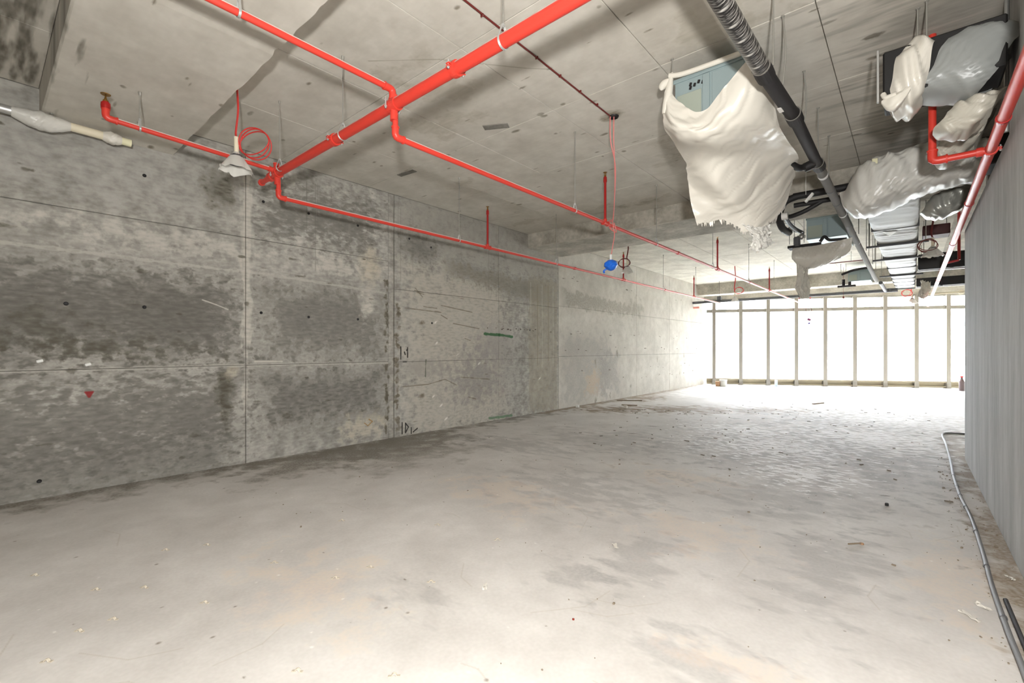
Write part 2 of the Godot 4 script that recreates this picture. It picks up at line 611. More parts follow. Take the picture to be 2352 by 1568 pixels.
func floor_canvas(xa: float, xb: float, da: float, db: float, per_m: float, seed_: int) -> Canvas:
	var c := Canvas.new(xa, da, xb - xa, db - da, per_m)
	var s := per_m / 200.0
	var big := nbytes(seed_, 0.004 / s, c.w, c.h, 4)
	c.rag = nbytes(seed_ + 1, 0.012 / s, c.w, c.h, 5)
	var fine := nbytes(seed_ + 2, 0.16 / s, c.w, c.h, 3)
	var mix := nbytes(seed_ + 5, 0.02 / s, c.w, c.h, 6, 2, 1)
	var crust := nbytes(seed_ + 9, 0.045 / s, c.w, c.h, 6, 2, 1)
	var drag := nbytes(seed_ + 3, 0.03 / s, c.w, c.h, 6, 3, 1)     # sweeping marks, longer across the room
	c.fill(Color8(184, 179, 172), Color8(221, 217, 211), [[big, 0.5], [c.rag, 0.45], [fine, 0.25]])
	var grey := Color8(158, 155, 150)
	var warm := Color8(214, 194, 174)
	var brown := Color8(132, 117, 97)
	var drab := Color8(122, 116, 105)
	var white := Color8(246, 245, 242)
	# warm and grey drifts
	for q in [[-2.7, 4.2, 1.0, 0.7], [-1.45, 3.1, 0.35, 0.5], [-0.86, 2.26, 0.3, 0.3], [-0.44, 3.8, 0.35, 0.9], [-4.6, 5.5, 1.2, 0.5], [-0.9, 5.2, 0.7, 0.8], [-3.6, 6.8, 1.5, 0.8], [-1.7, 2.6, 0.3, 0.25], [-2.3, 1.7, 0.25, 0.2]]:
		c.blot(q[0], q[1], q[2], q[3], grey, 0.42, 1.3, mix)
	for q in [[-1.33, 3.85, 0.6, 0.5], [-0.6, 2.32, 0.3, 0.25], [-3.2, 3.6, 0.8, 0.5], [-2.9, 1.4, 0.7, 0.4], [0.2, 4.2, 0.3, 0.9], [-2.0, 5.4, 0.8, 0.5]]:
		c.blot(q[0], q[1], q[2], q[3], warm, 0.4, 1.2)
	# darker mottled margin along the left wall
	c.patch(-7.0, -6.0, -1.0, 9.0, drab, 0.85, 0.6, 0.9)
	c.patch(-7.0, -5.3, 1.9, 5.8, drab, 0.7, 0.6, 1.0)
	c.patch(-7.0, -4.6, 2.9, 5.2, drab, 0.5, 0.7, 1.1)
	c.patch(-7.0, -6.25, 8.5, 20.0, brown, 0.8, 0.25, 1.3)
	# mud dragged across the far floor
	c.blot(-5.6, 10.2, 1.0, 0.7, brown, 1.0, 1.1, mix, 0.5)
	c.blot(-4.3, 11.3, 1.6, 0.8, brown, 1.0, 1.1, mix, 0.7)
	c.blot(-2.9, 12.3, 1.4, 0.6, brown, 0.9, 1.3, mix, 0.7)
	c.blot(-6.0, 13.2, 0.5, 1.1, brown, 0.8, 1.2)
	# trodden grey floor under white cement dusting and painted window sheen
	c.blot(-1.0, 8.4, 2.2, 3.0, Color8(150, 147, 142), 0.65, 1.1)
	c.blot(-0.6, 11.8, 2.2, 2.4, Color8(154, 151, 146), 0.6, 1.2)
	c.blot(-1.6, 7.9, 1.0, 0.9, white, 1.0, 1.9, crust)
	c.blot(-1.0, 6.5, 0.5, 0.6, white, 1.0, 1.9, crust)
	c.blot(-0.5, 9.8, 1.3, 1.3, white, 1.0, 1.9, crust)
	c.blot(-0.2, 12.5, 1.5, 1.6, white, 1.0, 1.9, crust)
	c.blot(-2.3, 9.2, 0.8, 0.6, white, 1.0, 1.9, crust)
	c.patch(-6.4, 5.0, 14.0, 30.0, white, 0.55, 1.5, 1.0)  # far floor whitened to paint the window glare
	# dirt swept against the right wall
	c.patch(0.36, 0.7, 2.6, 11.0, brown, 0.75, 0.16, 1.3)
	for k in 26:
		c.blot(-4.0 + rng.randf() * 4.4, 6.0 + rng.randf() * 8.0, 0.05 + rng.randf() * 0.16, 0.015 + rng.randf() * 0.035, drab, 0.8, 0.9, PackedByteArray(), rng.randf_range(0.3, 0.9))
	# scratches and specks
	for k in 70:
		var a := Vector2(rng.randf_range(xa, xb), rng.randf_range(da, db))
		var ang := rng.randf() * TAU
		var l := rng.randf_range(0.05, 0.35)
		c.stroke([a, a + Vector2(cos(ang), sin(ang)) * l, a + Vector2(cos(ang + 0.25), sin(ang + 0.25)) * l * 1.7], 0.004, Color8(170, 160, 144), 0.4)
	for k in 240:
		c.blot(rng.randf_range(xa, xb), rng.randf_range(da, db), 0.006 + rng.randf() * 0.012, 0.006 + rng.randf() * 0.01, [Color8(120, 110, 98), Color8(238, 234, 226)][k % 2], 0.7, 0.5)
	return c

func left_canvas_near() -> Canvas:
	var c := Canvas.new(-1.0, 0.0, 10.374, CEIL, 180.0)
	var big := nbytes(31, 0.006, c.w, c.h, 5)
	c.rag = nbytes(32, 0.026, c.w, c.h, 7)
	var fine := nbytes(33, 0.11, c.w, c.h, 3, 3, 1)
	var streak := nbytes(34, 0.05, c.w, c.h, 5, 1, 4)
	var grain := nbytes(37, 0.06, c.w, c.h, 6, 2, 1)
	c.fill(Color8(122, 119, 112), Color8(198, 194, 185), [[big, 0.45], [c.rag, 0.75], [fine, 0.4]])
	var dark := Color8(100, 97, 90)
	var deep := Color8(82, 78, 66)
	var pale := Color8(196, 191, 180)
	var warm := Color8(190, 181, 163)
	# y is measured down from the ceiling
	# dark mottling of the two near pours
	c.patch(-1.2, 2.2, dn(2.5), dn(1.32), dark, 0.7, 0.3, 1.8)
	c.patch(-1.2, 2.2, dn(2.3), dn(1.35), dark, 0.55, 0.3, 1.9, grain)
	c.patch(-1.2, 2.25, dn(1.25), dn(0.2), dark, 0.6, 0.3, 1.8, grain)
	c.patch(-1.2, 2.25, dn(0.7), dn(-0.2), dark, 0.5, 0.4, 1.5)
	c.patch(2.45, 4.4, dn(2.45), dn(1.32), dark, 0.6, 0.3, 1.7)
	c.patch(2.4, 4.4, dn(1.25), dn(0.35), dark, 0.7, 0.3, 1.4)
	c.patch(2.4, 4.3, dn(3.85), dn(2.98), dark, 0.55, 0.3, 1.7, grain)
	c.patch(-1.2, 2.0, dn(4.2), dn(2.98), Color8(158, 156, 150), 0.4, 0.3, 1.0)
	c.blot(2.0, dn(3.5), 0.24, 0.3, deep, 0.7, 0.6)
	c.blot(2.05, dn(0.95), 0.13, 0.42, deep, 0.75, 0.8)
	c.blot(2.12, dn(1.2), 0.1, 0.12, warm, 0.6, 0.8)
	c.blot(4.12, dn(2.8), 0.24, 0.4, warm, 0.85, 0.5)
	c.blot(4.1, dn(2.2), 0.22, 0.25, pale, 0.8, 0.7)
	c.blot(3.6, dn(2.75), 0.5, 0.16, pale, 0.6, 1.1)
	c.blot(1.4, dn(2.75), 1.2, 0.16, pale, 0.5, 1.2)
	c.blot(4.0, dn(0.25), 0.5, 0.25, warm, 0.7, 1.0)
	c.blot(0.4, dn(1.7), 0.4, 0.2, deep, 0.45, 1.6)
	c.blot(1.0, dn(1.5), 0.8, 0.12, deep, 0.45, 1.6)
	# light vertical band where two pours meet, and plaster ridges
	c.patch(2.22, 2.38, dn(4.2), dn(1.5), pale, 0.75, 0.05, 1.1, streak)
	c.patch(2.24, 2.32, dn(1.5), dn(0.6), pale, 0.7, 0.04, 1.2, streak)
	for q in [[-1.0, 1.275, 2.25, 1.285], [2.25, 1.285, 4.46, 1.27], [-1.0, 2.53, 2.2, 2.5], [2.2, 2.52, 4.4, 2.42]]:
		c.stroke([Vector2(q[0], dn(q[1])), Vector2(q[2], dn(q[3]))], 0.035, Color8(188, 183, 174), 0.55, 1.0)
	c.stroke([Vector2(2.4, dn(1.33)), Vector2(2.75, dn(1.325))], 0.02, pale, 0.9, 0.8)
	c.stroke([Vector2(1.8, dn(2.1)), Vector2(1.95, dn(2.05)), Vector2(2.08, dn(2.0))], 0.012, pale, 0.9, 0.5)
	# the lighter pour beyond the service strip
	c.patch(4.6, 7.6, dn(3.2), dn(-0.3), Color8(184, 178, 165), 0.75, 0.5, 0.8)
	c.patch(4.6, 9.4, dn(4.3), dn(3.1), Color8(150, 146, 137), 0.6, 0.3, 1.3)
	c.blot(6.6, dn(0.9), 1.0, 0.7, Color8(140, 135, 130), 0.7, 1.0)
	c.blot(5.3, dn(1.15), 0.6, 0.2, Color8(150, 145, 138), 0.6, 1.0)
	c.blot(5.1, dn(3.3), 0.5, 0.3, dark, 0.6, 0.9)
	c.blot(7.0, dn(1.55), 0.7, 0.6, Color8(150, 145, 140), 0.6, 0.9)
	c.wedge(5.6, 9.5, dn(3.23), dn(3.03), dn(2.85), dn(2.42), Color8(124, 119, 108), 0.65, 0.14)  # slanting darker band, continued on the far canvas
	c.patch(8.15, 9.36, dn(3.2), dn(0.0), Color8(150, 142, 124), 0.5, 0.1, 0.9, streak)
	for k in 5:
		var x: float = 8.25 + k * 0.22 + rng.randf() * 0.05
		c.stroke([Vector2(x, dn(3.0)), Vector2(x + 0.01, dn(rng.randf_range(0.8, 2.0)))], 0.03, [pale, Color8(120, 110, 92)][k % 2], 0.35, 1.0)
	for q in [[3.0, 4.5, 0.55], [3.2, 3.6, 0.5], [4.6, 5.2, 0.4], [6.55, 7.0, 0.3]]:
		for k in 3:
			var x2: float = rng.randf_range(q[0], q[1])
			c.stroke([Vector2(x2, dn(3.9)), Vector2(x2, dn(3.9 - rng.randf() * 1.6))], 0.014, dark, q[2] * 0.5, 1.0)
	# cement run-out along the service strip
	for k in 34:
		var h := rng.randf_range(0.1, 2.6)
		c.blot(4.43 + rng.randf_range(-0.03, 0.03), dn(h), 0.03, 0.05 + rng.randf() * 0.06, Color8(92, 86, 72), 0.7, 1.2)
		h = rng.randf_range(0.1, 2.2)
		c.blot(4.63 + rng.randf_range(-0.02, 0.05), dn(h), 0.04, 0.04 + rng.randf() * 0.05, Color8(98, 90, 75), 0.65, 1.3)
	# scratches, hooks and row of nail marks
	var scratch := Color8(112, 104, 88)
	for q in [[5.02, 2.56, 5.17, 2.42], [5.0, 2.52, 5.2, 2.5], [5.05, 2.49, 5.2, 2.47], [5.6, 2.3, 6.4, 2.22], [5.2, 2.25, 5.5, 2.24], [5.3, 0.86, 5.7, 0.93], [5.7, 0.93, 6.0, 0.8], [4.75, 0.85, 5.3, 0.86], [5.9, 1.98, 6.6, 1.9], [6.1, 0.95, 6.9, 0.87], [5.6, 2.12, 5.75, 2.06], [6.2, 1.7, 6.35, 1.66], [6.3, 0.55, 6.5, 0.5], [4.8, 2.2, 5.6, 2.17]]:
		c.stroke([Vector2(q[0], dn(q[1])), Vector2(q[2], dn(q[3]))], 0.014, scratch, 0.75, 0.9)
	for k in 16:
		c.blot(rng.randf_range(6.5, 9.3), dn(1.92 + rng.randf_range(-0.02, 0.02)), 0.035, 0.014, Color8(72, 66, 56), 0.85, 0.8)
	for k in 20:
		c.blot(rng.randf_range(4.8, 9.3), dn(rng.randf_range(0.1, 3.0)), 0.04 + rng.randf() * 0.05, 0.008, scratch, 0.7, 0.9)
	for k in 60:
		c.blot(rng.randf_range(-0.8, 4.4), dn(rng.randf_range(0.2, 3.8)), 0.02 + rng.randf() * 0.06, 0.006 + rng.randf() * 0.02, deep, 0.6, 1.2)
	# dabs of plaster
	for q in [[5.47, 1.98], [5.49, 1.6], [6.0, 1.375], [5.42, 0.63], [5.73, 0.2], [5.6, 0.45], [6.6, 1.2], [8.6, 0.8]]:
		c.blot(q[0], dn(q[1]), 0.06, 0.022, Color8(226, 222, 214), 0.95, 0.5, PackedByteArray(), -0.6)
	for q in [[5.15, 1.955], [5.15, 0.66]]:
		c.blot(q[0], dn(q[1]), 0.08, 0.05, Color8(108, 100, 84), 0.85, 0.7)
	# green spray lines and black marker signs
	c.stroke([Vector2(6.75, dn(1.8)), Vector2(7.2, dn(1.79)), Vector2(7.62, dn(1.755))], 0.05, Color8(48, 92, 52), 0.85, 0.6)
	c.stroke([Vector2(6.9, dn(0.07)), Vector2(7.6, dn(0.05))], 0.05, Color8(84, 118, 86), 0.7, 0.8)
	c.stroke([Vector2(5.25, dn(1.3)), Vector2(5.24, dn(1.0))], 0.02, Color8(70, 78, 62), 0.6, 1.0)
	var ink := Color8(34, 32, 28)
	for q in [[4.71, 1.53, 4.71, 1.32], [4.85, 1.52, 4.85, 1.35], [4.785, 1.44, 4.80, 1.40], [4.83, 1.47, 4.85, 1.5], [4.76, 1.275, 4.83, 1.275], [4.74, 0.24, 4.74, 0.05], [4.81, 0.22, 4.87, 0.15], [4.87, 0.15, 4.81, 0.06], [4.81, 0.22, 4.81, 0.06], [4.93, 0.13, 4.93, 0.03], [4.97, 0.05, 5.06, 0.1]]:
		c.stroke([Vector2(q[0], dn(q[1])), Vector2(q[2], dn(q[3]))], 0.018, ink, 0.95, 0.4)
	# red paint mark
	for k in 8:
		c.stroke([Vector2(0.735 + k * 0.004, dn(1.045 - k * 0.008)), Vector2(0.80 - k * 0.004, dn(1.045 - k * 0.008))], 0.01, Color8(140, 36, 36), 0.85, 0.5)
	# rust-orange squiggle
	c.stroke([Vector2(4.02, dn(0.32)), Vector2(4.08, dn(0.27)), Vector2(4.16, dn(0.33)), Vector2(4.1, dn(0.37))], 0.014, Color8(150, 112, 60), 0.7, 0.6)
	return c

func left_canvas_far() -> Canvas:
	var c := Canvas.new(9.374, 0.0, 10.8, CEIL, 110.0)
	var big := nbytes(51, 0.008, c.w, c.h, 5)
	c.rag = nbytes(52, 0.025, c.w, c.h, 5)
	var fine := nbytes(53, 0.15, c.w, c.h, 3)
	var streak := nbytes(54, 0.06, c.w, c.h, 4, 1, 10)
	c.fill(Color8(168, 164, 154), Color8(218, 214, 204), [[big, 0.5], [c.rag, 0.4], [fine, 0.2]])
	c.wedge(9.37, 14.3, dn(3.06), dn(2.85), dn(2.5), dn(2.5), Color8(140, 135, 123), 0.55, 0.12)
	c.patch(9.4, 12.0, dn(2.0), dn(0.0), Color8(150, 147, 141), 0.45, 0.4, 1.2)
	c.patch(11.2, 12.6, dn(1.5), dn(0.2), Color8(148, 145, 140), 0.5, 0.3, 1.2)
	c.blot(11.0, dn(0.6), 0.5, 0.5, Color8(190, 172, 148), 0.6, 0.9)
	c.blot(13.6, dn(2.8), 0.5, 0.4, Color8(150, 145, 133), 0.6, 0.9)
	for k in 60:
		c.blot(rng.randf_range(9.6, 19.8), dn([3.3, 1.92, 1.5, 0.9, 0.6][k % 5] + rng.randf_range(-0.05, 0.05)), 0.03 + rng.randf() * 0.06, 0.012, Color8(88, 82, 70), 0.8, 1.0)
	for k in 10:
		c.blot(rng.randf_range(11.0, 19.0), dn(rng.randf_range(0.1, 1.4)), 0.06, 0.12, Color8(136, 130, 116), 0.6, 1.2)
	return c

func ceiling_canvas() -> Canvas:
	var c := Canvas.new(LEFT, -0.2, 7.4, 8.5, 130.0)
	var big := nbytes(61, 0.006, c.w, c.h, 5)
	c.rag = nbytes(62, 0.02, c.w, c.h, 6)
	var fine := nbytes(63, 0.12, c.w, c.h, 3, 4, 1)
	var grain := nbytes(64, 0.05, c.w, c.h, 4, 8, 1)
	c.fill(Color8(180, 174, 162), Color8(218, 213, 202), [[big, 0.55], [c.rag, 0.5], [fine, 0.16]])
	var pale := Color8(208, 203, 192)
	var dull := Color8(136, 128, 110)
	for k in 30:
		c.blot(rng.randf_range(LEFT, 0.4), rng.randf_range(1.5, 8.0), 0.2 + rng.randf() * 0.5, 0.08 + rng.randf() * 0.25, [pale, dull][k % 2], 0.3, 1.3, c.rag)
	for k in 120:
		c.blot(rng.randf_range(LEFT, 0.5), rng.randf_range(0.4, 8.0), 0.02 + rng.randf() * 0.05, 0.008 + rng.randf() * 0.02, Color8(112, 104, 88), 0.6, 1.0)
	# shadowed strip by the right ducts painted darker, with stain specks
	c.patch(-0.5, 0.8, 3.5, 8.3, Color8(140, 136, 126), 0.5, 0.5, 1.4, grain)
	for k in 12:
		c.blot(rng.randf_range(-0.6, 0.4), rng.randf_range(3.4, 7.5), 0.04 + rng.randf() * 0.1, 0.01 + rng.randf() * 0.02, Color8(96, 90, 78), 0.6, 1.4)
	c.patch(LEFT, -4.0, -0.3, 0.4, Color8(104, 99, 88), 0.75, 0.2, 1.7, grain)  # left recess: mottled stains, with its dimness painted in too
	# crumbled rings round the ceiling holes
	c.blot(-2.51, 4.62, 0.16, 0.13, Color8(132, 124, 106), 0.8, 0.7)
	c.stroke([Vector2(-3.7, 2.3), Vector2(-3.2, 2.7), Vector2(-2.7, 3.3), Vector2(-2.55, 3.45)], 0.01, Color8(150, 143, 126), 0.6, 0.8)
	return c

func make_shell() -> void:
	# floor: two slabs of one screed, cut off along the slanting window wall
	var fl := thing("floor", "dusty pale grey concrete floor with stains", "floor", Vector3.ZERO, "", "structure")
	var a := floor_canvas(LEFT - 0.1, 0.7, -0.6, 8.2, 170.0, 21)
	var near := a.material(0.78)
	var b := floor_canvas(LEFT - 0.1, 4.4, 8.2, 26.2, 70.0, 21)
	var farm := b.material(0.78)
	var m := MB.new()
	m.prism(PackedVector2Array([Vector2(LEFT - 0.1, -0.6), Vector2(0.7, -0.6), Vector2(0.7, 8.2), Vector2(LEFT - 0.1, 8.2)]), -0.2, 0.0)
	put(m, "screed", near, fl, plan_map(LEFT - 0.1, 0.7, -0.6, 8.2))
	m = MB.new()
	var e0 := facade_at(-0.1, 0.1, 0)
	var e1 := facade_at(12.35, 0.1, 0)
	m.prism(PackedVector2Array([Vector2(LEFT - 0.1, 8.2), Vector2(0.7, 8.2), Vector2(0.7, 8.6), Vector2(FAR_RIGHT + 0.1, 8.6), Vector2(e1.x, -e1.z), Vector2(e0.x, -e0.z)]), -0.2, 0.0)
	put(m, "screed", farm, fl, plan_map(LEFT - 0.1, 4.4, 8.2, 26.2))
	m = MB.new()
	m.span(P(LEFT - 0.1, -0.2, -0.6), P(0.9, 0.0, BACK - 0.2))
	m.span(P(0.7, -0.2, 8.6), P(FAR_RIGHT + 0.1, 0.0, BACK - 0.2))
	put(m, "screed", M.concrete, fl)

	# ceiling: structural slab, with the cast formwork panels below it
	var ce := thing("ceiling", "raw concrete ceiling with formwork panel joints", "ceiling", P(-2, CEIL, 6), "", "structure")
	m = MB.new()
	e0 = facade_at(-0.2, 0.3, 0)
	e1 = facade_at(12.5, 0.3, 0)
	m.prism(PackedVector2Array([Vector2(LEFT - 0.2, BACK - 0.2), Vector2(FAR_RIGHT + 0.2, BACK - 0.2), Vector2(e1.x, -e1.z), Vector2(e0.x, -e0.z)]), CEIL + 0.025, CEIL + 0.25)
	put(m, "slab", M.concrete, ce)
	var cc := ceiling_canvas()
	var cm := cc.material(0.9)
	var map := plan_map(LEFT, LEFT + 7.4, -0.2, 8.3)
	var xs := [LEFT, -5.34, -4.14, -2.94, -1.74, -0.54, 0.66]
	for bay in [[-0.2, 0.4, 1], [1.5, 8.17, 5], [9.47, 19.18, 7]]:
		for k in bay[2]:
			var d0: float = lerpf(bay[0], bay[1], float(k) / bay[2])
			var d1: float = lerpf(bay[0], bay[1], float(k + 1) / bay[2])
			if bay[2] == 5:
				d0 = [1.5, 2.73, 4.09, 5.45, 6.81][k]; d1 = [2.73, 4.09, 5.45, 6.81, 8.17][k]
			for j in xs.size() - 1:
				m = MB.new()
				var drop := rng.randf_range(0.0, 0.004)
				m.span(P(xs[j] + 0.003, CEIL - drop, d0 + 0.003), P(xs[j + 1] - 0.003, CEIL + 0.03, d1 - 0.003), 0.003)
				if bay[0] < 9.0: put(m, "formwork_panel", cm, ce, map)
				else: put(m, "formwork_panel", M.window_lit_concrete, ce)
	# dent and recess drawn as thin darker slabs; cable hole as black disc
	for q in [[-3.66, 3.95, 0.3, 0.11, 0.5], [-5.63, 4.14, 0.34, 0.09, 0.1]]:
		m = MB.new()
		m.box(P(q[0], CEIL - 0.003, q[1]), Vector3(q[2], 0.012, q[3]), 0.004, Basis(Vector3.UP, q[4]))
		put(m, "dark_recess", M.dark_concrete, ce)
	m = MB.new()
	m.lathe([Vector2(0.045, -0.012), Vector2(0.05, -0.014), Vector2(0.055, 0.0)], P(-2.507, CEIL, 4.641))
	m.lathe([Vector2(0.0, -0.006), Vector2(0.045, -0.006)], P(-2.507, CEIL, 4.641))
	put(m, "cable_hole", M.black, ce)

	# beams
	var beams := [["ceiling_beam", 0.4, 1.5, 3.777, "wide concrete ceiling beam with a chipped edge above the upper left corner"], ["ceiling_beam", 8.17, 9.47, 3.772, "concrete ceiling beam crossing mid-room behind the plastic sheet"], ["ceiling_beam", 19.18, 19.75, 3.655, "far concrete beam just before the window wall"]]
	for k in beams.size():
		var q: Array = beams[k]
		var x1: float = FAR_RIGHT if k == 2 else 1.7
		var o := thing(q[0], q[4], "beam", P((LEFT + x1) / 2, q[3], (q[1] + q[2]) / 2), "", "structure")
		m = MB.new()
		var n := 120
		var lo := []
		var f := noise(80 + k, 0.9, 4)
		for i in n + 1:
			var x := lerpf(LEFT, x1, float(i) / n)
			var chip: float = (0.012 * f.get_noise_1d(x * 4.0) + (0.03 * maxf(0.0, f.get_noise_1d(x * 9.0 + 50.0) - 0.1) if x > -4.2 and x < -3.2 else 0.0)) if k == 0 else 0.0
			lo.append([x, q[2] - chip, q[3] + absf(chip) * 0.5])
		for i in n:
			var a0: Array = lo[i]
			var a1: Array = lo[i + 1]
			var mid := P((a0[0] + a1[0]) / 2, (q[3] + CEIL) / 2, (q[1] + q[2]) / 2)
			m.flat(P(a0[0], q[3], q[1] + 0.015), P(a1[0], q[3], q[1] + 0.015), P(a1[0], a1[2], a1[1]), P(a0[0], a0[2], a0[1]), mid)
			m.flat(P(a0[0], a0[2], a0[1]), P(a1[0], a1[2], a1[1]), P(a1[0], CEIL + 0.03, q[2]), P(a0[0], CEIL + 0.03, q[2]), mid)
			m.flat(P(a0[0], q[3] + 0.015, q[1]), P(a1[0], q[3] + 0.015, q[1]), P(a1[0], CEIL + 0.03, q[1]), P(a0[0], CEIL + 0.03, q[1]), mid)
			m.flat(P(a0[0], q[3], q[1] + 0.015), P(a1[0], q[3], q[1] + 0.015), P(a1[0], q[3] + 0.015, q[1]), P(a0[0], q[3] + 0.015, q[1]), mid)
		put(m, "beam_body", cm if k == 0 else M.concrete, o, map if k == 0 else null)

	# left wall: backing and the concrete lifts cast against formwork panels
	var wl := thing("wall_left", "long raw concrete wall with stains, seams and tie holes", "wall", P(LEFT, 0, 8), "", "structure")
	m = MB.new()
	m.span(P(LEFT - 0.25, 0, BACK - 0.2), P(LEFT - 0.02, CEIL + 0.03, 20.05))
	put(m, "backing", M.dark_concrete, wl)
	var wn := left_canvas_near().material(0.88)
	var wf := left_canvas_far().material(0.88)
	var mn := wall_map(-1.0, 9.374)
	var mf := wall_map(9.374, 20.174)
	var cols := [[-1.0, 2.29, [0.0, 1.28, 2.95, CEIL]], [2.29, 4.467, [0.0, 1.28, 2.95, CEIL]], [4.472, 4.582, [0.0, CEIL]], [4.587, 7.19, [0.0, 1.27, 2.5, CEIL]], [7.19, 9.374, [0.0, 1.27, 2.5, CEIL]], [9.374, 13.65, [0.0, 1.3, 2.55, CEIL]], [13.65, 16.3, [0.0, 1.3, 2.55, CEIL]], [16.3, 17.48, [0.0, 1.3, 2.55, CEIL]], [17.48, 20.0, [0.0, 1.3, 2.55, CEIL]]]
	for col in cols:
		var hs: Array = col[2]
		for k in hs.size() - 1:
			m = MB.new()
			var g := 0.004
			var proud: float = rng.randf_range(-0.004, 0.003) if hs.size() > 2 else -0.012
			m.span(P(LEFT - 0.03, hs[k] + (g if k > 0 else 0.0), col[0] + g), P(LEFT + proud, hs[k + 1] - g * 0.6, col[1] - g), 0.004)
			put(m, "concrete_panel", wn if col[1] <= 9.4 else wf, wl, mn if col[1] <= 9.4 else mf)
	m = MB.new()
	m.span(P(LEFT - 0.03, 0, BACK), P(LEFT, CEIL, -1.0))
	put(m, "concrete_panel", M.concrete, wl)
	# formwork tie holes: black discs paint the shade inside them
	for q in [[1.236, 3.462], [0.594, 1.962], [1.236, 1.969], [2.48, 1.978], [3.123, 1.953], [3.907, 1.959], [3.123, 3.449], [3.907, 3.431], [2.507, 3.471], [0.4, 0.175], [4.89, 3.402], [5.37, 3.331], [8.238, 1.917], [5.39, 1.96]]:
		m = MB.new()
		m.lathe([Vector2(0.0, 0.002), Vector2(0.011, 0.003), Vector2(0.017, 0.006), Vector2(0.021, -0.004)], P(LEFT, q[1], q[0]), Vector3.RIGHT, 12)
		put(m, "tie_hole_disc", M.black, wl)
	for q in [[0.403, 1.374], [0.76, 1.33]]:
		m = MB.new()
		m.box(P(LEFT + 0.008, q[1], q[0]), Vector3(0.016, 0.03, 0.05), 0.006, Basis(Vector3.RIGHT, 0.3))
		put(m, "plaster_dab", M.white, wl)

	# right wall: plastered, full height near the camera, stopping short of the ceiling further in
	var wr := thing("wall_right", "smooth grey plastered wall close on the right with a free end", "wall", P(RIGHT, 0, 3), "", "structure")
	m = MB.new()
	m.span(P(RIGHT, 0, BACK), P(RIGHT + 0.2, CEIL + 0.03, 5.016), 0.006)
	m.span(P(RIGHT, 0, 5.0), P(RIGHT + 0.2, 3.1, 8.746), 0.008)
	put(m, "plaster", M.plaster, wr)
	m = MB.new()
	m.tube(line([[RIGHT - 0.014, 3.12, 5.03], [RIGHT - 0.014, CEIL, 5.0]]), 0.014, 10)
	put(m, "corner_conduit", M.zinc, wr)
	var ww := thing("wall_far_right", "plain concrete walls closing the room on the right, one raised to keep the void dark", "wall", P(FAR_RIGHT, 0, 16), "", "structure")
	m = MB.new()
	m.span(P(RIGHT + 0.2, 0, 8.55), P(FAR_RIGHT + 0.2, CEIL + 0.03, 8.746))  # return wall made full height to block window light from the void
	m.span(P(FAR_RIGHT, 0, 8.6), P(FAR_RIGHT + 0.2, CEIL + 0.03, 25.6))
	m.span(P(1.7, 0, BACK), P(1.9, CEIL + 0.03, 8.6))
	put(m, "concrete", M.concrete, ww)
	var wb := thing("wall_back", "plain concrete wall behind the viewpoint", "wall", P(-3, 0, BACK), "", "structure")
	m = MB.new()
	m.span(P(LEFT - 0.2, 0, BACK - 0.2), P(1.9, CEIL + 0.03, BACK))
	put(m, "concrete", M.concrete, wb)

func make_facade() -> void:
	var w := thing("window_1", "floor-to-ceiling aluminium framed window wall glowing white", "window", facade_at(6, 0, 0), "", "structure")
	var bs := Basis(Vector3(0.8866, 0, -0.4622), Vector3.UP, Vector3(0.4622, 0, 0.8866))
	var ts := [-0.0]
	for k in 12: ts.append(0.354 + 1.0274 * k)
	ts.append(12.3)
	var m: MB
	for k in range(1, 13):
		m = MB.new()
		m.box(facade_at(ts[k], -0.03, 1.86), Vector3(0.14, 3.42, 0.22), 0.006, bs)
		m.box(facade_at(ts[k], -0.03, 0.075), Vector3(0.15, 0.15, 0.23), 0.004, bs)
		put(m, "mullion", M.alu, w)
	for k in ts.size() - 1:
		var c: float = (ts[k] + ts[k + 1]) / 2
		var l: float = ts[k + 1] - ts[k] - 0.14
		m = MB.new()
		m.box(facade_at(c, -0.01, 3.06), Vector3(l, 0.13, 0.16), 0.005, bs)
		put(m, "transom", M.alu, w)
		m = MB.new()
		m.box(facade_at(c, -0.03, 0.235), Vector3(l, 0.05, 0.18), 0.005, bs)
		m.box(facade_at(c, 0.02, 0.105), Vector3(l, 0.2, 0.05), 0.004, bs)
		m.box(facade_at(c, -0.05, 0.055), Vector3(l, 0.05, 0.12), 0.004, bs)
		put(m, "sill", M.board, w)
		for hh in [[0.26, 2.99], [3.13, 3.5]]:
			m = MB.new()
			m.box(facade_at(c, 0.02, (hh[0] + hh[1]) / 2), Vector3(l, hh[1] - hh[0], 0.012), 0.0, bs)
			put(m, "pane", M.glass, w)
	m = MB.new()
	m.box(facade_at(6.1, 0.05, 3.53), Vector3(12.6, 0.07, 0.22), 0.005, bs)
	put(m, "head_rail", M.alu, w)
	var t := thing("trim_1", "concrete header above the window wall", "header", facade_at(6, 0, 3.5), "", "structure")
	m = MB.new()
	m.box(facade_at(6.1, 0.1, 3.84), Vector3(12.7, 0.56, 0.36), 0.0, bs)
	put(m, "header", M.concrete, t)

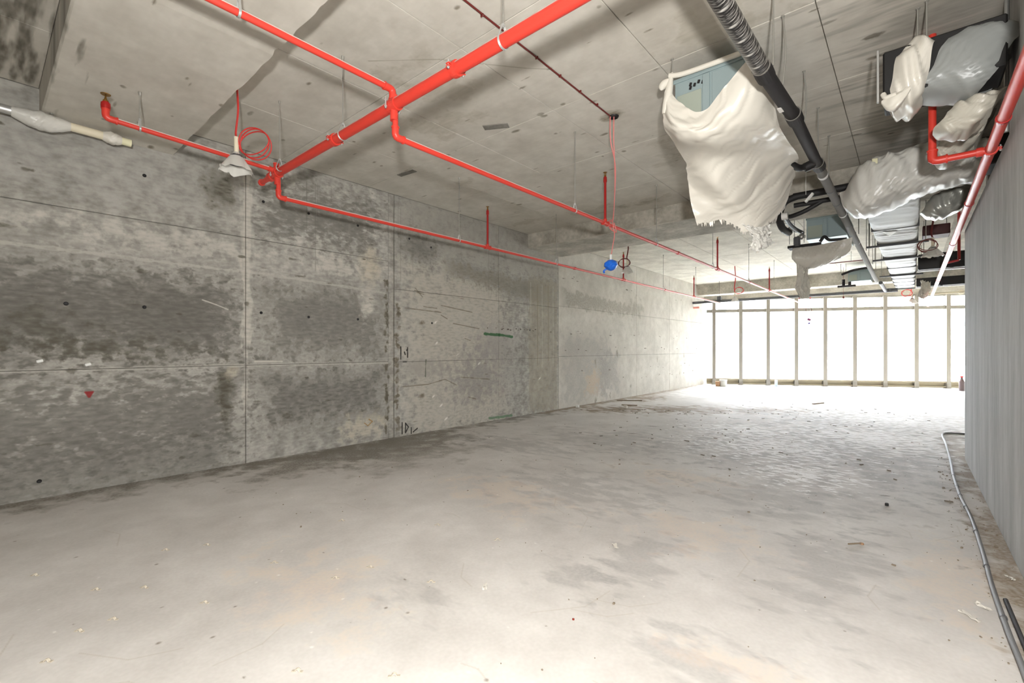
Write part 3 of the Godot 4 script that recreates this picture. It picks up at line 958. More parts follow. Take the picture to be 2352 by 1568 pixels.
func make_outside() -> void:
	var g := thing("ground", "pale bare ground far below outside the windows", "ground", P(0, -9, 120), "", "structure")
	var m := MB.new()
	m.span(P(-260, -9.5, 22), P(220, -9, 420))
	put(m, "earth", mat(Color(0.88, 0.87, 0.84), 0.95), g)
	# slanting steel tubes standing just outside the glass
	var dia := ["slanting grey steel brace outside, seen through the middle window panes", "slanting grey steel brace outside, seen through the pane beside the right wall", "upper end of a slanting steel brace outside, right of the middle panes"]
	var ends := [[[-3.5, 0.06, 23.09], [-2.0, 3.4, 23.86]], [[0.5, 0.06, 25.17], [1.95, 3.25, 25.93]], [[-1.5, 2.6, 24.13], [-1.15, 3.4, 24.32]]]
	for k in 3:
		var a := P(ends[k][0][0], ends[k][0][1], ends[k][0][2])
		var b := P(ends[k][1][0], ends[k][1][1], ends[k][1][2])
		var o := thing("steel_brace", dia[k], "brace", a)
		m = MB.new()
		m.tube(PackedVector3Array([a, b]), 0.085, 14)
		put(m, "tube", M.brace, o)
		if k < 2:
			m = MB.new()
			var u := (b - a).normalized()
			m.tube(PackedVector3Array([a + u * 0.02, a + u * 0.3]), 0.115, 14)
			m.tube(PackedVector3Array([a + u * 0.42, a + u * 0.62]), 0.1, 14)
			put(m, "sleeve", M.dark_grey, o)
	var bl := [[-75.0, 150.0, 60.0, 30.0, 12.0, "long pale low building far outside the window"], [-20.0, 170.0, 46.0, 30.0, 21.0, "tall pale slab building far outside the middle panes"], [40.0, 190.0, 50.0, 30.0, 17.0, "pale building with window bands far outside the right panes"], [-48.0, 95.0, 26.0, 14.0, 7.0, "small pale shed outside with a greenish front"]]
	for k in bl.size():
		var q: Array = bl[k]
		var o := thing("building", q[5], "building", P(q[0], -9, q[1]))
		m = MB.new()
		m.box(P(q[0], -9 + q[4] / 2, q[1]), Vector3(q[2], q[4], q[3]), 0.2)
		put(m, "wall", mat([Color(0.86, 0.86, 0.86), Color(0.8, 0.81, 0.82), Color(0.83, 0.83, 0.82), Color(0.76, 0.84, 0.81)][k], 0.9), o)
		m = MB.new()
		m.box(P(q[0], -9 + q[4] + 0.25, q[1]), Vector3(q[2] + 0.8, 0.5, q[3] + 0.8), 0.1)
		put(m, "roof", mat(Color(0.8, 0.8, 0.79), 0.9), o)
		var floors := int(q[4] / 3.4)
		for f in floors:
			for c in int(q[2] / 5.0):
				m = MB.new()
				m.box(P(q[0] - q[2] / 2 + 2.5 + c * 5.0, -9 + 2.0 + f * 3.4, q[1] - q[3] / 2 - 0.02), Vector3(3.4, 1.6, 0.12))
				put(m, "window", M.far_pane, o)

# ------------------------------------------------------------------ red sprinkler pipes
# pale strip along the top of a level pipe
func pale_strip(parent: Node3D, a: Vector3, b: Vector3, r: float, seed_: int) -> void:
	var f := noise(seed_, 1.0, 3)
	var t := (b - a).normalized()
	var s := t.cross(Vector3.UP).normalized()
	var up := s.cross(t).normalized()
	var n := maxi(int((b - a).length() / 0.08), 6)
	var rows := []
	for i in n + 1:
		var q := a.lerp(b, float(i) / n)
		var w0 := deg_to_rad(67.0 + 7.0 * f.get_noise_1d(i * 1.7))
		var w1 := deg_to_rad(67.0 + 7.0 * f.get_noise_1d(i * 1.7 + 90.0))
		var row := PackedVector3Array()
		for k in 6:
			var an := lerpf(-w0, w1, k / 5.0)
			var edge := 0.0004 if k == 0 or k == 5 else 0.002
			row.append(q + (up * cos(an) + s * sin(an)) * (r + edge))
		rows.append(row)
	var m := MB.new()
	m.grid(rows, false)
	put(m, "pale_top_layer", M.pale_strip, parent)

func ring(m: MB, at: Vector3, axis: Vector3, r: float, wide: float, thick: float, sides := 20) -> void:
	m.lathe([Vector2(r, -wide / 2), Vector2(r + thick, -wide / 2), Vector2(r + thick * 1.15, 0), Vector2(r + thick, wide / 2), Vector2(r, wide / 2)], at, axis, sides)

# straight lengths, elbows at the corners and a pale top strip on the level lengths
func pipe_run(parent: Node3D, pts: PackedVector3Array, r: float, material: Material, dusty := true, elbow_r := 0.0) -> void:  # dusty adds the pale strip along level lengths
	var n := pts.size()
	var er := elbow_r if elbow_r > 0.0 else r * 2.2
	for i in n - 1:
		var m := MB.new()
		m.tube(PackedVector3Array([pts[i], pts[i + 1]]), r, 18)
		put(m, "pipe", material, parent)
		if dusty and absf((pts[i + 1] - pts[i]).normalized().y) < 0.4 and (pts[i + 1] - pts[i]).length() > 0.2:
			var u := (pts[i + 1] - pts[i]).normalized()
			pale_strip(parent, pts[i] + u * (er if i > 0 else 0.0), pts[i + 1] - u * (er if i < n - 2 else 0.0), r, 300 + i)
	for i in range(1, n - 1):
		var a := (pts[i - 1] - pts[i]).normalized()
		var b := (pts[i + 1] - pts[i]).normalized()
		var m := MB.new()
		m.tube(fillet(PackedVector3Array([pts[i] + a * er * 1.6, pts[i], pts[i] + b * er * 1.6]), er, 8), r * 1.22, 18)
		ring(m, pts[i] + a * er * 1.5, a, r * 1.18, r * 0.5, r * 0.2)
		ring(m, pts[i] + b * er * 1.5, b, r * 1.18, r * 0.5, r * 0.2)
		put(m, "elbow", material, parent)

func coupling(parent: Node3D, at: Vector3, axis: Vector3, r: float, material: Material) -> void:
	var m := MB.new()
	ring(m, at, axis, r * 0.99, r * 1.15, r * 0.28)
	var s := axis.cross(Vector3.UP).normalized()
	var up := s.cross(axis).normalized()
	var bs := Basis(s, up, axis)
	for k: float in [-1.0, 1.0]:
		for j: float in [-1.0, 1.0]:
			m.box(at + s * k * r * 1.5 + up * j * r * 0.2, Vector3(r * 0.7, r * 0.22, r * 0.8), r * 0.06, bs)
	var c := put(m, "coupling", material, parent)
	for k: float in [-1.0, 1.0]:
		m = MB.new()
		m.tube(PackedVector3Array([at + s * k * r * 1.6 - up * r * 0.62, at + s * k * r * 1.6 + up * r * 0.85]), r * 0.14, 8)
		m.lathe([Vector2(0, r * 0.5), Vector2(r * 0.27, r * 0.5), Vector2(r * 0.27, r * 0.3), Vector2(0, r * 0.3)], at + s * k * r * 1.6, up, 6)
		m.lathe([Vector2(0, -r * 0.5), Vector2(r * 0.27, -r * 0.5), Vector2(r * 0.27, -r * 0.32), Vector2(0, -r * 0.32)], at + s * k * r * 1.6, up, 6)
		put(m, "bolt", M.zinc, c)

func sprinkler_head(parent: Node3D, at: Vector3, sc := 1.0) -> void:
	var m := MB.new()
	m.lathe([Vector2(0.0, 0.0), Vector2(0.013, 0.0), Vector2(0.013, 0.012), Vector2(0.008, 0.016), Vector2(0.004, 0.03), Vector2(0.003, 0.045), Vector2(0.0, 0.046)].map(func(p): return p * sc), at, Vector3.UP, 12)
	for s: float in [-1.0, 1.0]:
		m.tube(PackedVector3Array([at + Vector3(0.011 * s, 0.012, 0) * sc, at + Vector3(0.013 * s, 0.028, 0) * sc, at + Vector3(0.003 * s, 0.046, 0) * sc]), 0.0022 * sc, 6)
	var h := put(m, "sprinkler_head", M.brass, parent)
	m = MB.new()
	m.lathe([Vector2(0.0, 0.046), Vector2(0.022, 0.044), Vector2(0.024, 0.047), Vector2(0.0, 0.05)].map(func(p): return p * sc), at, Vector3.UP, 16)
	put(m, "deflector", M.brass, h)

func riser(parent: Node3D, x: float, d: float, h0: float, h1: float, r: float) -> void:
	var m := MB.new()
	m.tube(line([[x, h0, d], [x, h1 - 0.1, d]]), 0.0165, 12)
	ring(m, P(x, h1 - 0.11, d), Vector3.UP, 0.0165, 0.04, 0.006, 12)
	m.lathe([Vector2(0.0165, 0), Vector2(0.022, 0.0), Vector2(0.022, 0.03), Vector2(0.013, 0.045)], P(x, h1 - 0.1, d), Vector3.UP, 12)
	put(m, "riser", M.deep_red, parent)
	m = MB.new()
	m.tube(line([[x, h0, d - 0.06], [x, h0, d + 0.06]]), r * 1.3, 14)
	m.tube(line([[x, h0, d], [x, h0 + 0.05, d]]), 0.024, 12)
	ring(m, P(x, h0, d - 0.055), Vector3.FORWARD, r * 1.25, 0.014, 0.006)
	ring(m, P(x, h0, d + 0.055), Vector3.FORWARD, r * 1.25, 0.014, 0.006)
	put(m, "tee", M.red, parent)
	sprinkler_head(parent, P(x, h1 - 0.056, d), 1.15)

# threaded rod from the slab with a clevis ring under the pipe
func hanger(x: float, h: float, d: float, r: float, along: Vector3, label: String, top := CEIL, sway := 0.0) -> void:
	var o := thing("hanger_rod", label, "hanger", P(x, h, d))
	var m := MB.new()
	var up := h + r + 0.06
	m.tube(line([[x, up - 0.02, d], [x + sway, (up + top) / 2, d], [x, top, d]]), 0.0055, 8)
	put(m, "rod", M.steel, o)
	m = MB.new()
	m.lathe([Vector2(0, 0), Vector2(0.013, 0), Vector2(0.013, -0.012), Vector2(0.008, -0.03), Vector2(0, -0.03)], P(x, top, d), Vector3.UP, 10)
	put(m, "anchor", M.steel, o)
	m = MB.new()
	var s := along.cross(Vector3.UP).normalized()
	var loop := PackedVector3Array()
	loop.append(P(x, up, d) - s * 0.008)
	for k in 15:
		var a := deg_to_rad(150.0 + 240.0 * k / 14.0)
		loop.append(P(x, h, d) + s * cos(a) * (r + 0.004) + Vector3.UP * sin(a) * (r + 0.004))
	loop.append(P(x, up, d) + s * 0.008)
	for w: float in [-0.005, 0.0, 0.005]:
		var q := PackedVector3Array()
		for p in loop: q.append(p + along * w)
		m.tube(q, 0.0032, 6)
	m.lathe([Vector2(0, -0.012), Vector2(0.012, -0.012), Vector2(0.012, 0.004), Vector2(0, 0.004)], P(x, up, d), Vector3.UP, 6)
	put(m, "clevis", M.zinc, o)

func make_red_pipes() -> void:
	var R := 0.042
	var r := 0.0225
	var MH := 3.39
	var MD := 2.115
	var X := Vector3.RIGHT
	var Z := Vector3.FORWARD
	# main, running across the room under the ceiling
	var o := thing("sprinkler_main", "thick bright red sprinkler main crossing the ceiling from the upper middle to the left", "pipe", P(-3, MH, MD))
	var m := MB.new()
	m.tube(line([[-5.3, MH, MD], [0.5, MH, MD]]), R, 24)
	put(m, "pipe", M.red, o)
	pale_strip(o, P(-5.3, MH, MD), P(0.5, MH, MD), R, 400)
	m = MB.new()
	m.lathe([Vector2(0, -0.09), Vector2(0.03, -0.09), Vector2(0.03, -0.05), Vector2(R * 1.2, -0.01), Vector2(R * 1.2, 0.05), Vector2(R, 0.06)], P(-5.34, MH, MD), X, 20)
	m.tube(line([[-5.4, MH, MD], [-5.62, MH, MD]]), 0.027, 16)
	ring(m, P(-5.6, MH, MD), X, 0.026, 0.03, 0.01)
	put(m, "end_reducer", M.red, o)
	for x in [-3.95, -2.33, -0.4]: coupling(o, P(x, MH, MD), X, R, M.red)
	# mechanical tees where the branches leave
	for q in [[-3.04, 0.115, -0.25], [-5.18, 0.05, -0.19]]:
		m = MB.new()
		ring(m, P(q[0], MH, MD), X, R, 0.1, 0.01)
		m.tube(line([[q[0], MH, MD], [q[0], MH + 0.075, MD]]), r * 1.35, 16)
		m.tube(line([[q[0], MH, MD], [q[0], MH - 0.12, MD]]), r * 1.35, 16)
		var c := put(m, "branch_tee", M.red, o)
		for k: float in [-1.0, 1.0]:
			m = MB.new()
			m.tube(PackedVector3Array([P(q[0] - 0.02, MH - 0.04, MD + k * 0.062), P(q[0] - 0.02, MH + 0.05, MD + k * 0.062)]), 0.006, 8)
			m.lathe([Vector2(0, 0.028), Vector2(0.012, 0.028), Vector2(0.012, 0.018), Vector2(0, 0.018)], P(q[0] - 0.02, MH, MD + k * 0.062), Vector3.UP, 6)
			m.lathe([Vector2(0, -0.03), Vector2(0.012, -0.03), Vector2(0.012, -0.018), Vector2(0, -0.018)], P(q[0] - 0.02, MH, MD + k * 0.062), Vector3.UP, 6)
			put(m, "bolt", M.zinc, c)
	# branches
	o = thing("sprinkler_branch", "red branch pipe running from the main to the top edge, above left", "pipe", P(-3.04, 3.5, 0))
	pipe_run(o, line([[-3.04, MH + 0.03, MD - 0.012], [-3.04, 3.506, MD - 0.012], [-3.04, 3.506, BACK + 0.01]]), r, M.red)
	o = thing("sprinkler_branch", "long red branch pipe running down the middle of the room to the windows", "pipe", P(-3.04, 3.15, 8))
	pipe_run(o, line([[-3.04, MH - 0.06, MD + 0.012], [-3.04, 3.148, MD + 0.012], [-3.04, 3.148, 21.3]]), r, M.red)
	for d in [5.392, 10.05, 14.7]: riser(o, -3.04, d, 3.148, 3.815, r)
	for d in [7.9, 12.6, 17.2]:
		m = MB.new()
		ring(m, P(-3.04, 3.148, d), Z, r, 0.06, 0.007)
		put(m, "socket", M.red, o)
	m = MB.new()
	m.tube(line([[-3.04, 3.148, 19.3], [-3.04, 3.36, 19.3]]), 0.012, 8)
	m.tube(fillet(line([[-3.04, 3.148, 21.3], [-2.98, 3.148, 21.3], [-2.98, 3.62, 21.3]]), 0.03), 0.014, 8)
	put(m, "drop", M.deep_red, o)
	o = thing("sprinkler_branch", "long red branch pipe running along the left wall to the windows", "pipe", P(-5.18, 3.13, 8))
	pipe_run(o, line([[-5.18, MH - 0.06, MD + 0.012], [-5.18, 3.137, MD + 0.012], [-5.18, 3.125, 19.2]]), r, M.red)
	for d in [5.391, 10.055, 14.78]: riser(o, -5.18, d, 3.135, 3.795, r)
	for d in [7.95, 12.5]:
		m = MB.new()
		ring(m, P(-5.18, 3.132, d), Z, r, 0.06, 0.007)
		put(m, "socket", M.red, o)
	o = thing("sprinkler_branch", "short red branch pipe at upper left ending in an upturned brass sprinkler", "pipe", P(-5.18, 3.44, 1.2))
	pipe_run(o, line([[-5.18, MH + 0.03, MD - 0.01], [-5.18, 3.415, MD - 0.01], [-5.18, 3.462, 0.71], [-5.18, 3.555, 0.71]]), r, M.red)
	m = MB.new()
	ring(m, P(-5.18, 3.56, 0.71), Vector3.UP, r * 0.9, 0.05, 0.012)
	ring(m, P(-5.18, 3.585, 0.71), Vector3.UP, r * 0.5, 0.02, 0.012)
	put(m, "cap", M.deep_red, o)
	sprinkler_head(o, P(-5.18, 3.59, 0.71), 1.5)
	# red pipe hugging the right wall
	o = thing("sprinkler_main", "pinkish red pipe running along the top of the right wall", "pipe", P(0.47, 3.05, 8))
	m = MB.new()
	m.tube(line([[0.47, 3.045, BACK + 0.01], [0.47, 3.045, 22.5]]), 0.034, 20)
	put(m, "pipe", M.red, o)
	pale_strip(o, P(0.47, 3.045, 2.0), P(0.47, 3.045, 22.0), 0.034, 410)
	for d in [4.5, 6.9, 9.4, 14.2]:
		m = MB.new()
		ring(m, P(0.47, 3.045, d), Z, 0.034, 0.03 if d != 9.4 else 0.07, 0.006)
		put(m, "clamp_band", M.deep_red, o)
	coupling(o, P(0.47, 3.045, 5.16), Z, 0.034, M.red)
	o = thing("sprinkler_branch", "short red pipe rising beside the plastic-wrapped duct near the right wall", "pipe", P(0.14, 3.05, 5.16))
	pipe_run(o, line([[0.44, 3.045, 5.16], [0.135, 3.045, 5.16], [0.135, CEIL, 5.16]]), 0.026, M.red, false)
	m = MB.new()
	ring(m, P(0.41, 3.045, 5.16), X, 0.026, 0.04, 0.009)
	put(m, "union", M.red, o)
	o = thing("sprinkler_drop", "dark red vertical pipe behind the far right red pipe", "pipe", P(0.66, 3.06, 11.6))
	m = MB.new()
	m.tube(line([[0.66, 3.1, 11.6], [0.66, CEIL, 11.6]]), 0.022, 12)
	m.tube(line([[0.66, 3.1, 11.6], [0.47, 3.06, 11.6]]), 0.02, 12)
	put(m, "pipe", M.deep_red, o)

	# hangers
	hanger(-3.81, MH, MD, R, X, "steel hanger rod holding the thick red main, left of its branch tee")
	hanger(-1.9, MH, MD, R, X, "steel hanger rod holding the thick red main near the top edge")
	hanger(-5.0, MH, MD - 0.05, 0.03, X, "thin hanger rod at the left end of the thick red main")
	hanger(-3.04, 3.506, 1.02, r, Z, "short hanger under the near beam holding the upper red branch pipe", 3.777)
	hanger(-5.18, 3.452, 0.94, r, Z, "short hanger under the near beam holding the short upper left red pipe", 3.777)
	var mids := [[4.67, "nearest"], [7.01, "second"], [9.75, "third"], [12.5, "fourth"], [15.3, "farthest"]]
	for q in mids: hanger(-3.04, 3.148, q[0], r, Z, "%s hanger rod along the long middle red branch pipe" % q[1])
	for q in [[4.77, "nearest"], [7.3, "second"], [12.4, "third"], [14.95, "farthest"]]: hanger(-5.18, 3.135, q[0], r, Z, "%s hanger rod along the red branch pipe on the left wall" % q[1])

	# thin red conduit clipped to the ceiling
	o = thing("ceiling_conduit", "thin dark red conduit clipped across the ceiling to the cable hole", "conduit", P(-2.52, CEIL, 3))
	m = MB.new()
	m.tube(line([[-2.49, CEIL - 0.012, BACK + 0.01], [-2.5, CEIL - 0.012, 2.4], [-2.525, CEIL - 0.012, 4.58]]), 0.0075, 8)
	put(m, "tube", M.dark_cable, o)
	for d in [1.9, 2.55, 3.24, 3.6, 3.95, 4.28]:
		m = MB.new()
		m.box(P(-2.51, CEIL - 0.013, d), Vector3(0.03, 0.024, 0.012), 0.004)
		put(m, "saddle_clip", M.dark_cable, o)

# ------------------------------------------------------------------ sheets and wraps
func sheet_rows(rows: Array, su: int, sv: int, amp: float, fu: float, fv: float, seed_: int, ragged := 0.0, swag := false) -> Array:
	var a := []
	for r in rows: a.append(smooth_path(line(r), sv))
	var b: int = a[0].size()
	var cols := []
	for j in b:
		var col := PackedVector3Array()
		for i in a.size(): col.append(a[i][j])
		cols.append(smooth_path(col, su))
	var nr: int = cols[0].size()
	var f := noise(seed_, 1.0, 3)
	var g := noise(seed_ + 7, 1.0, 2)
	var out := []
	for i in nr:
		var row := PackedVector3Array()
		for j in b:
			var p: Vector3 = cols[j][i]
			var du: Vector3 = cols[j][mini(i + 1, nr - 1)] - cols[j][maxi(i - 1, 0)]
			var dv: Vector3 = cols[mini(j + 1, b - 1)][i] - cols[maxi(j - 1, 0)][i]
			var n := du.cross(dv).normalized()
			var u := float(i) / (nr - 1)
			var v := float(j) / (b - 1)
			var w := (u + 0.45 * v if swag else v + 0.55 * u) + 0.03 * g.get_noise_2d(u * 4.0, v * 4.0)   # folds run slantwise down the sheet
			var along := v if swag else u
			var k := absf(f.get_noise_2d(w * fv, along * fu)) * 2.2 - 0.35 + 0.2 * g.get_noise_2d(w * fv * 2.0 + 30.0, along * fu * 2.0)
			p += n * k * amp
			if i == nr - 1 and ragged > 0.0:
				p.y += ragged * (f.get_noise_1d(j * 3.1) + 0.6 * g.get_noise_1d(j * 9.7))
			row.append(p)
		out.append(row)
	return out

# plastic pulled round something: rings across a path that runs along X
func wrap_rows(stations: Array, sub: int, sides: int, amp: float, seed_: int, slant := 0.0) -> Array:
	var c := PackedVector3Array()
	var rr := PackedVector3Array()
	for s in stations:
		c.append(P(s[0], s[1], s[2]))
		rr.append(Vector3(s[3], s[4], 0))
	c = smooth_path(c, sub)
	rr = smooth_path(rr, sub)
	var f := noise(seed_, 1.0, 2)
	var out := []
	for i in c.size():
		var row := PackedVector3Array()
		for k in sides:
			var a := TAU * k / sides
			var ca := cos(a)
			var sa := sin(a)
			var e := 0.62
			var x := signf(ca) * pow(absf(ca), e)
			var y := signf(sa) * pow(absf(sa), e)
			var q := c[i]
			var n := absf(f.get_noise_3d(c[i].x * 7.0 + sa * slant * 1.5, ca * 0.45, sa * 0.45)) * 2.0 - 0.4
			var grow := 1.0 + n * amp
			q += Vector3(0, y * rr[i].x * grow, x * rr[i].y * grow)
			q.x += slant * 0.08 * sa
			row.append(q)
		out.append(row)
	return out

func fan_coil(called_label: String, lo: Vector3, hi: Vector3, detail: bool) -> Node3D:
	var o := thing("fan_coil_unit", called_label, "fan coil", (lo + hi) / 2)
	var m := MB.new()
	m.span(lo, hi, 0.006)
	put(m, "casing", M.blue_zinc, o)
	var zf: float = maxf(lo.z, hi.z)
	var w := hi.x - lo.x
	var h := hi.y - lo.y
	# near face: panel, recessed hatch and seam
	m = MB.new()
	m.span(Vector3(lo.x + 0.02, lo.y + 0.03, zf - 0.004), Vector3(lo.x + w * 0.4, lo.y + h * 0.62, zf + 0.008), 0.003)
	put(m, "hatch", M.hatch, o)
	m = MB.new()
	m.span(Vector3(lo.x + w * 0.42, lo.y, zf - 0.004), Vector3(lo.x + w * 0.52, hi.y - 0.04, zf + 0.012), 0.003)
	put(m, "post", M.blue_zinc, o)
	m = MB.new()
	m.span(Vector3(lo.x + w * 0.55, lo.y + 0.01, zf - 0.004), Vector3(hi.x - 0.01, hi.y - 0.045, zf + 0.006), 0.003)
	put(m, "side_panel", M.blue_zinc, o)
	m = MB.new()
	m.span(Vector3(lo.x - 0.01, hi.y - 0.035, zf - 0.004), Vector3(hi.x + 0.01, hi.y, zf + 0.014), 0.003)
	put(m, "flange", M.blue_zinc, o)
	if detail:
		for k in 5:
			m = MB.new()
			m.box(Vector3(lo.x + 0.14 + (k % 4) * 0.035, hi.y - 0.085 - (k % 2) * 0.015 - (k / 4) * 0.03, zf + 0.002), Vector3(0.02, 0.03, 0.012), 0.002, Basis(Vector3.FORWARD, 0.3))
			put(m, "wiring_knockout", M.black, o)
	return o

func rod(x: float, d: float, h0: float, h1: float, label: String, group := "", bend := 0.0) -> void:
	var m := MB.new()
	m.tube(smooth_path(line([[x, h0, d], [x + bend, (h0 + h1) / 2, d], [x, h1, d]]), 4), 0.006, 8)
	m.lathe([Vector2(0, 0), Vector2(0.015, 0), Vector2(0.015, -0.01), Vector2(0, -0.012)], P(x, h1, d), Vector3.UP, 8)
	solo(m, "threaded_rod", M.steel, P(x, h0, d), label, "rod", group)

# ------------------------------------------------------------------ ducts, fan coils and wrapped plant
func make_services() -> void:
	var m: MB
	var Z := Vector3.FORWARD
	var X := Vector3.RIGHT
	# drain pipe down the middle of the ceiling
	var o := thing("drain_pipe", "fat black pipe wound in shiny film near the top edge, grey and taped further back", "pipe", P(-0.77, 3.5, 6))
	m = MB.new()
	m.tube(line([[-0.86, 3.5, BACK + 0.01], [-0.826, 3.5, 2.79], [-0.806, 3.5, 3.72]]), 0.057, 24)
	put(m, "film_wrapped_length", M.wrapped_black, o)
	m = MB.new()
	m.tube(line([[-0.806, 3.5, 3.72], [-0.762, 3.5, 4.62]]), 0.052, 24)
	put(m, "black_length", M.rubber, o)
	m = MB.new()
	m.tube(line([[-0.762, 3.5, 4.62], [-0.764, 3.495, 6.0]]), 0.05, 24)
	put(m, "black_length", M.rubber, o)
	m = MB.new()
	m.tube(line([[-0.764, 3.495, 6.0], [-0.767, 3.49, 9.34], [-0.758, 3.48, 17.3]]), 0.049, 20)
	put(m, "grey_length", M.grey_pipe, o)
	for q in [[-0.806, 3.72], [-0.762, 4.62], [-0.764, 6.0]]:
		m = MB.new()
		ring(m, P(q[0], 3.5, q[1]), Z, 0.05, 0.16, 0.012, 24)
		put(m, "socket", M.rubber, o)
		m = MB.new()
		ring(m, P(q[0], 3.5, q[1] - 0.085), Z, 0.056, 0.008, 0.006, 24)
		put(m, "seal_ring", M.grey_pipe, o)
	for k in 14:
		var d := 6.35 + k * 0.62 + k * k * 0.02
		m = MB.new()
		ring(m, P(-0.766, 3.492, d), Z, 0.049, 0.06 if k % 3 == 0 else 0.015, 0.003, 20)
		put(m, "tape_band", M.white_tape if k % 3 == 0 else M.dark_grey, o)
	m = MB.new()
	m.box(P(-0.8, 3.452, 4.3), Vector3(0.05, 0.004, 0.09), 0.001)
	put(m, "printed_sticker", M.white_tape, o)
	for q in [[3.77, "first"], [4.1, "second"], [5.04, "third"], [5.91, "fourth"], [6.78, "fifth"]]:
		rod(-0.755, q[0], 3.55, CEIL, "%s long rod above the fat black drain pipe, counted from the camera" % q[1], "", 0.02 if q[0] > 4.0 and q[0] < 5.5 else 0.0)

	# insulated pipe high on the left
	o = thing("insulated_pipe", "pale taped pipe with a plastic-wrapped joint and foam end, high at upper left", "pipe", P(-6.3, 3.7, 0.5))
	m = MB.new()
	m.tube(line([[-6.3, 3.7, BACK + 0.01], [-6.3, 3.7, 0.35]]), 0.04, 18)
	put(m, "metal_jacket", M.zinc, o)
	m = MB.new()
	m.tube(line([[-6.3, 3.7, 0.35], [-6.3, 3.69, 0.97]]), 0.041, 18)
	put(m, "tape_jacket", M.cream, o)
	m = MB.new()
	var f := noise(91, 1.0, 3)
	var rows := []
	for i in 26:
		var t := i / 25.0
		var rowp := PackedVector3Array()
		var rr := 0.043 + 0.035 * sin(t * PI)
		for k in 28:
			var a := TAU * k / 28.0
			var g := 1.0 + 0.35 * absf(f.get_noise_2d(t * 5.0 + a * 0.9, sin(a) * 2.0)) * sin(t * PI)
			rowp.append(P(-6.3, 3.695 - 0.02 * sin(t * PI), lerpf(0.2, 0.6, t)) + Vector3(cos(a), sin(a), 0) * rr * g)
		rows.append(rowp)
	m.grid(rows, true)
	put(m, "plastic_wrap", M.film, o)
	rows = []
	for i in 14:
		var t := i / 13.0
		var rowp := PackedVector3Array()
		for k in 24:
			var a := TAU * k / 24.0
			rowp.append(P(-6.3, 3.69, lerpf(0.84, 0.99, t)) + Vector3(cos(a), sin(a), 0) * (0.043 + 0.018 * sin(t * PI) * (1.0 + f.get_noise_2d(a * 2.0, t * 3.0))))
		rows.append(rowp)
	m = MB.new()
	m.grid(rows, true)
	put(m, "knotted_wrap", M.sheet, o)
	m = MB.new()
	m.tube(line([[-6.3, 3.69, 0.97], [-6.3, 3.688, 1.07]]), 0.038, 18)
	put(m, "foam_end", M.foam, o)
	rod(-6.3, 0.47, 3.73, 3.777, "short rod over the pale taped pipe at upper left")

	# first fan coil with its big plastic sheet
	fan_coil("bluish galvanised fan coil box showing above the big white plastic sheet", P(-1.602, 3.5, 5.2), P(-1.02, 3.9, 4.09), true)
	rod(-1.615, 4.06, 3.88, CEIL, "short rod at the near left corner of the sheeted fan coil")
	rod(-1.06, 4.3, 3.9, CEIL, "short rod beside the black pipe above the sheeted fan coil")
	var s := thing("plastic_sheet", "big torn off-white plastic sheet slung under the nearest fan coil", "plastic sheet", P(-1.3, 3.2, 4.6))
	m = MB.new()
	m.grid(sheet_rows([
		[[-1.61, 3.89, 4.02], [-1.59, 3.74, 4.03], [-1.5, 3.62, 4.03], [-1.41, 3.53, 4.04], [-1.31, 3.53, 4.04], [-1.21, 3.61, 4.02], [-1.1, 3.69, 4], [-0.99, 3.77, 3.97]],
		[[-1.66, 3.77, 4.0], [-1.6, 3.61, 3.98], [-1.49, 3.48, 3.99], [-1.37, 3.4, 4.0], [-1.25, 3.41, 4.02], [-1.1, 3.48, 4.04], [-0.95, 3.59, 4.06], [-0.88, 3.69, 4.2]],
		[[-1.68, 3.65, 4.03], [-1.57, 3.45, 3.96], [-1.44, 3.36, 3.97], [-1.33, 3.32, 4.01], [-1.19, 3.33, 4.06], [-1.04, 3.38, 4.19], [-0.92, 3.43, 4.37], [-0.87, 3.46, 4.55]],
		[[-1.69, 3.5, 4.09], [-1.56, 3.36, 4.07], [-1.42, 3.3, 4.12], [-1.28, 3.27, 4.18], [-1.13, 3.31, 4.31], [-1.02, 3.36, 4.47], [-0.92, 3.42, 4.7], [-0.87, 3.44, 4.95]],
		[[-1.67, 3.34, 4.51], [-1.53, 3.3, 4.43], [-1.4, 3.27, 4.47], [-1.28, 3.27, 4.58], [-1.17, 3.31, 4.74], [-1.06, 3.37, 4.9], [-0.95, 3.43, 5.12], [-0.87, 3.47, 5.45]],
		[[-1.69, 3.26, 4.62], [-1.55, 3.16, 4.61], [-1.42, 3.07, 4.65], [-1.31, 3.07, 4.75], [-1.2, 3.13, 4.92], [-1.1, 3.24, 5.13], [-1, 3.32, 5.35], [-0.91, 3.44, 5.65]],
		[[-1.71, 3.14, 4.73], [-1.57, 3.04, 4.79], [-1.45, 2.98, 4.83], [-1.32, 2.93, 4.94], [-1.22, 2.99, 5.09], [-1.11, 3.05, 5.25], [-1.02, 3.13, 5.46], [-0.96, 3.34, 5.78]],
		[[-1.71, 2.98, 4.8], [-1.57, 2.92, 4.86], [-1.45, 2.88, 4.96], [-1.32, 2.87, 5.07], [-1.22, 2.87, 5.16], [-1.14, 2.91, 5.29], [-1.06, 2.99, 5.49], [-0.99, 3.2, 5.75]],
		[[-1.68, 2.78, 4.89], [-1.59, 2.8, 4.97], [-1.47, 2.82, 5.01], [-1.36, 2.75, 5.11], [-1.28, 2.69, 5.17], [-1.2, 2.72, 5.24], [-1.11, 2.83, 5.45], [-1.03, 3.01, 5.71]]], 12, 16, 0.013, 0.8, 5.5, 17, 0.07, true), false)
	put(m, "drape", M.sheet, s)
	m = MB.new()
	m.tube(smooth_path(line([[-1.63, 3.93, 4.03], [-1.5, 3.905, 4.04], [-1.2, 3.9, 4.05], [-0.95, 3.9, 4.06]])), 0.022, 10)
	put(m, "rolled_top_edge", M.sheet, s)
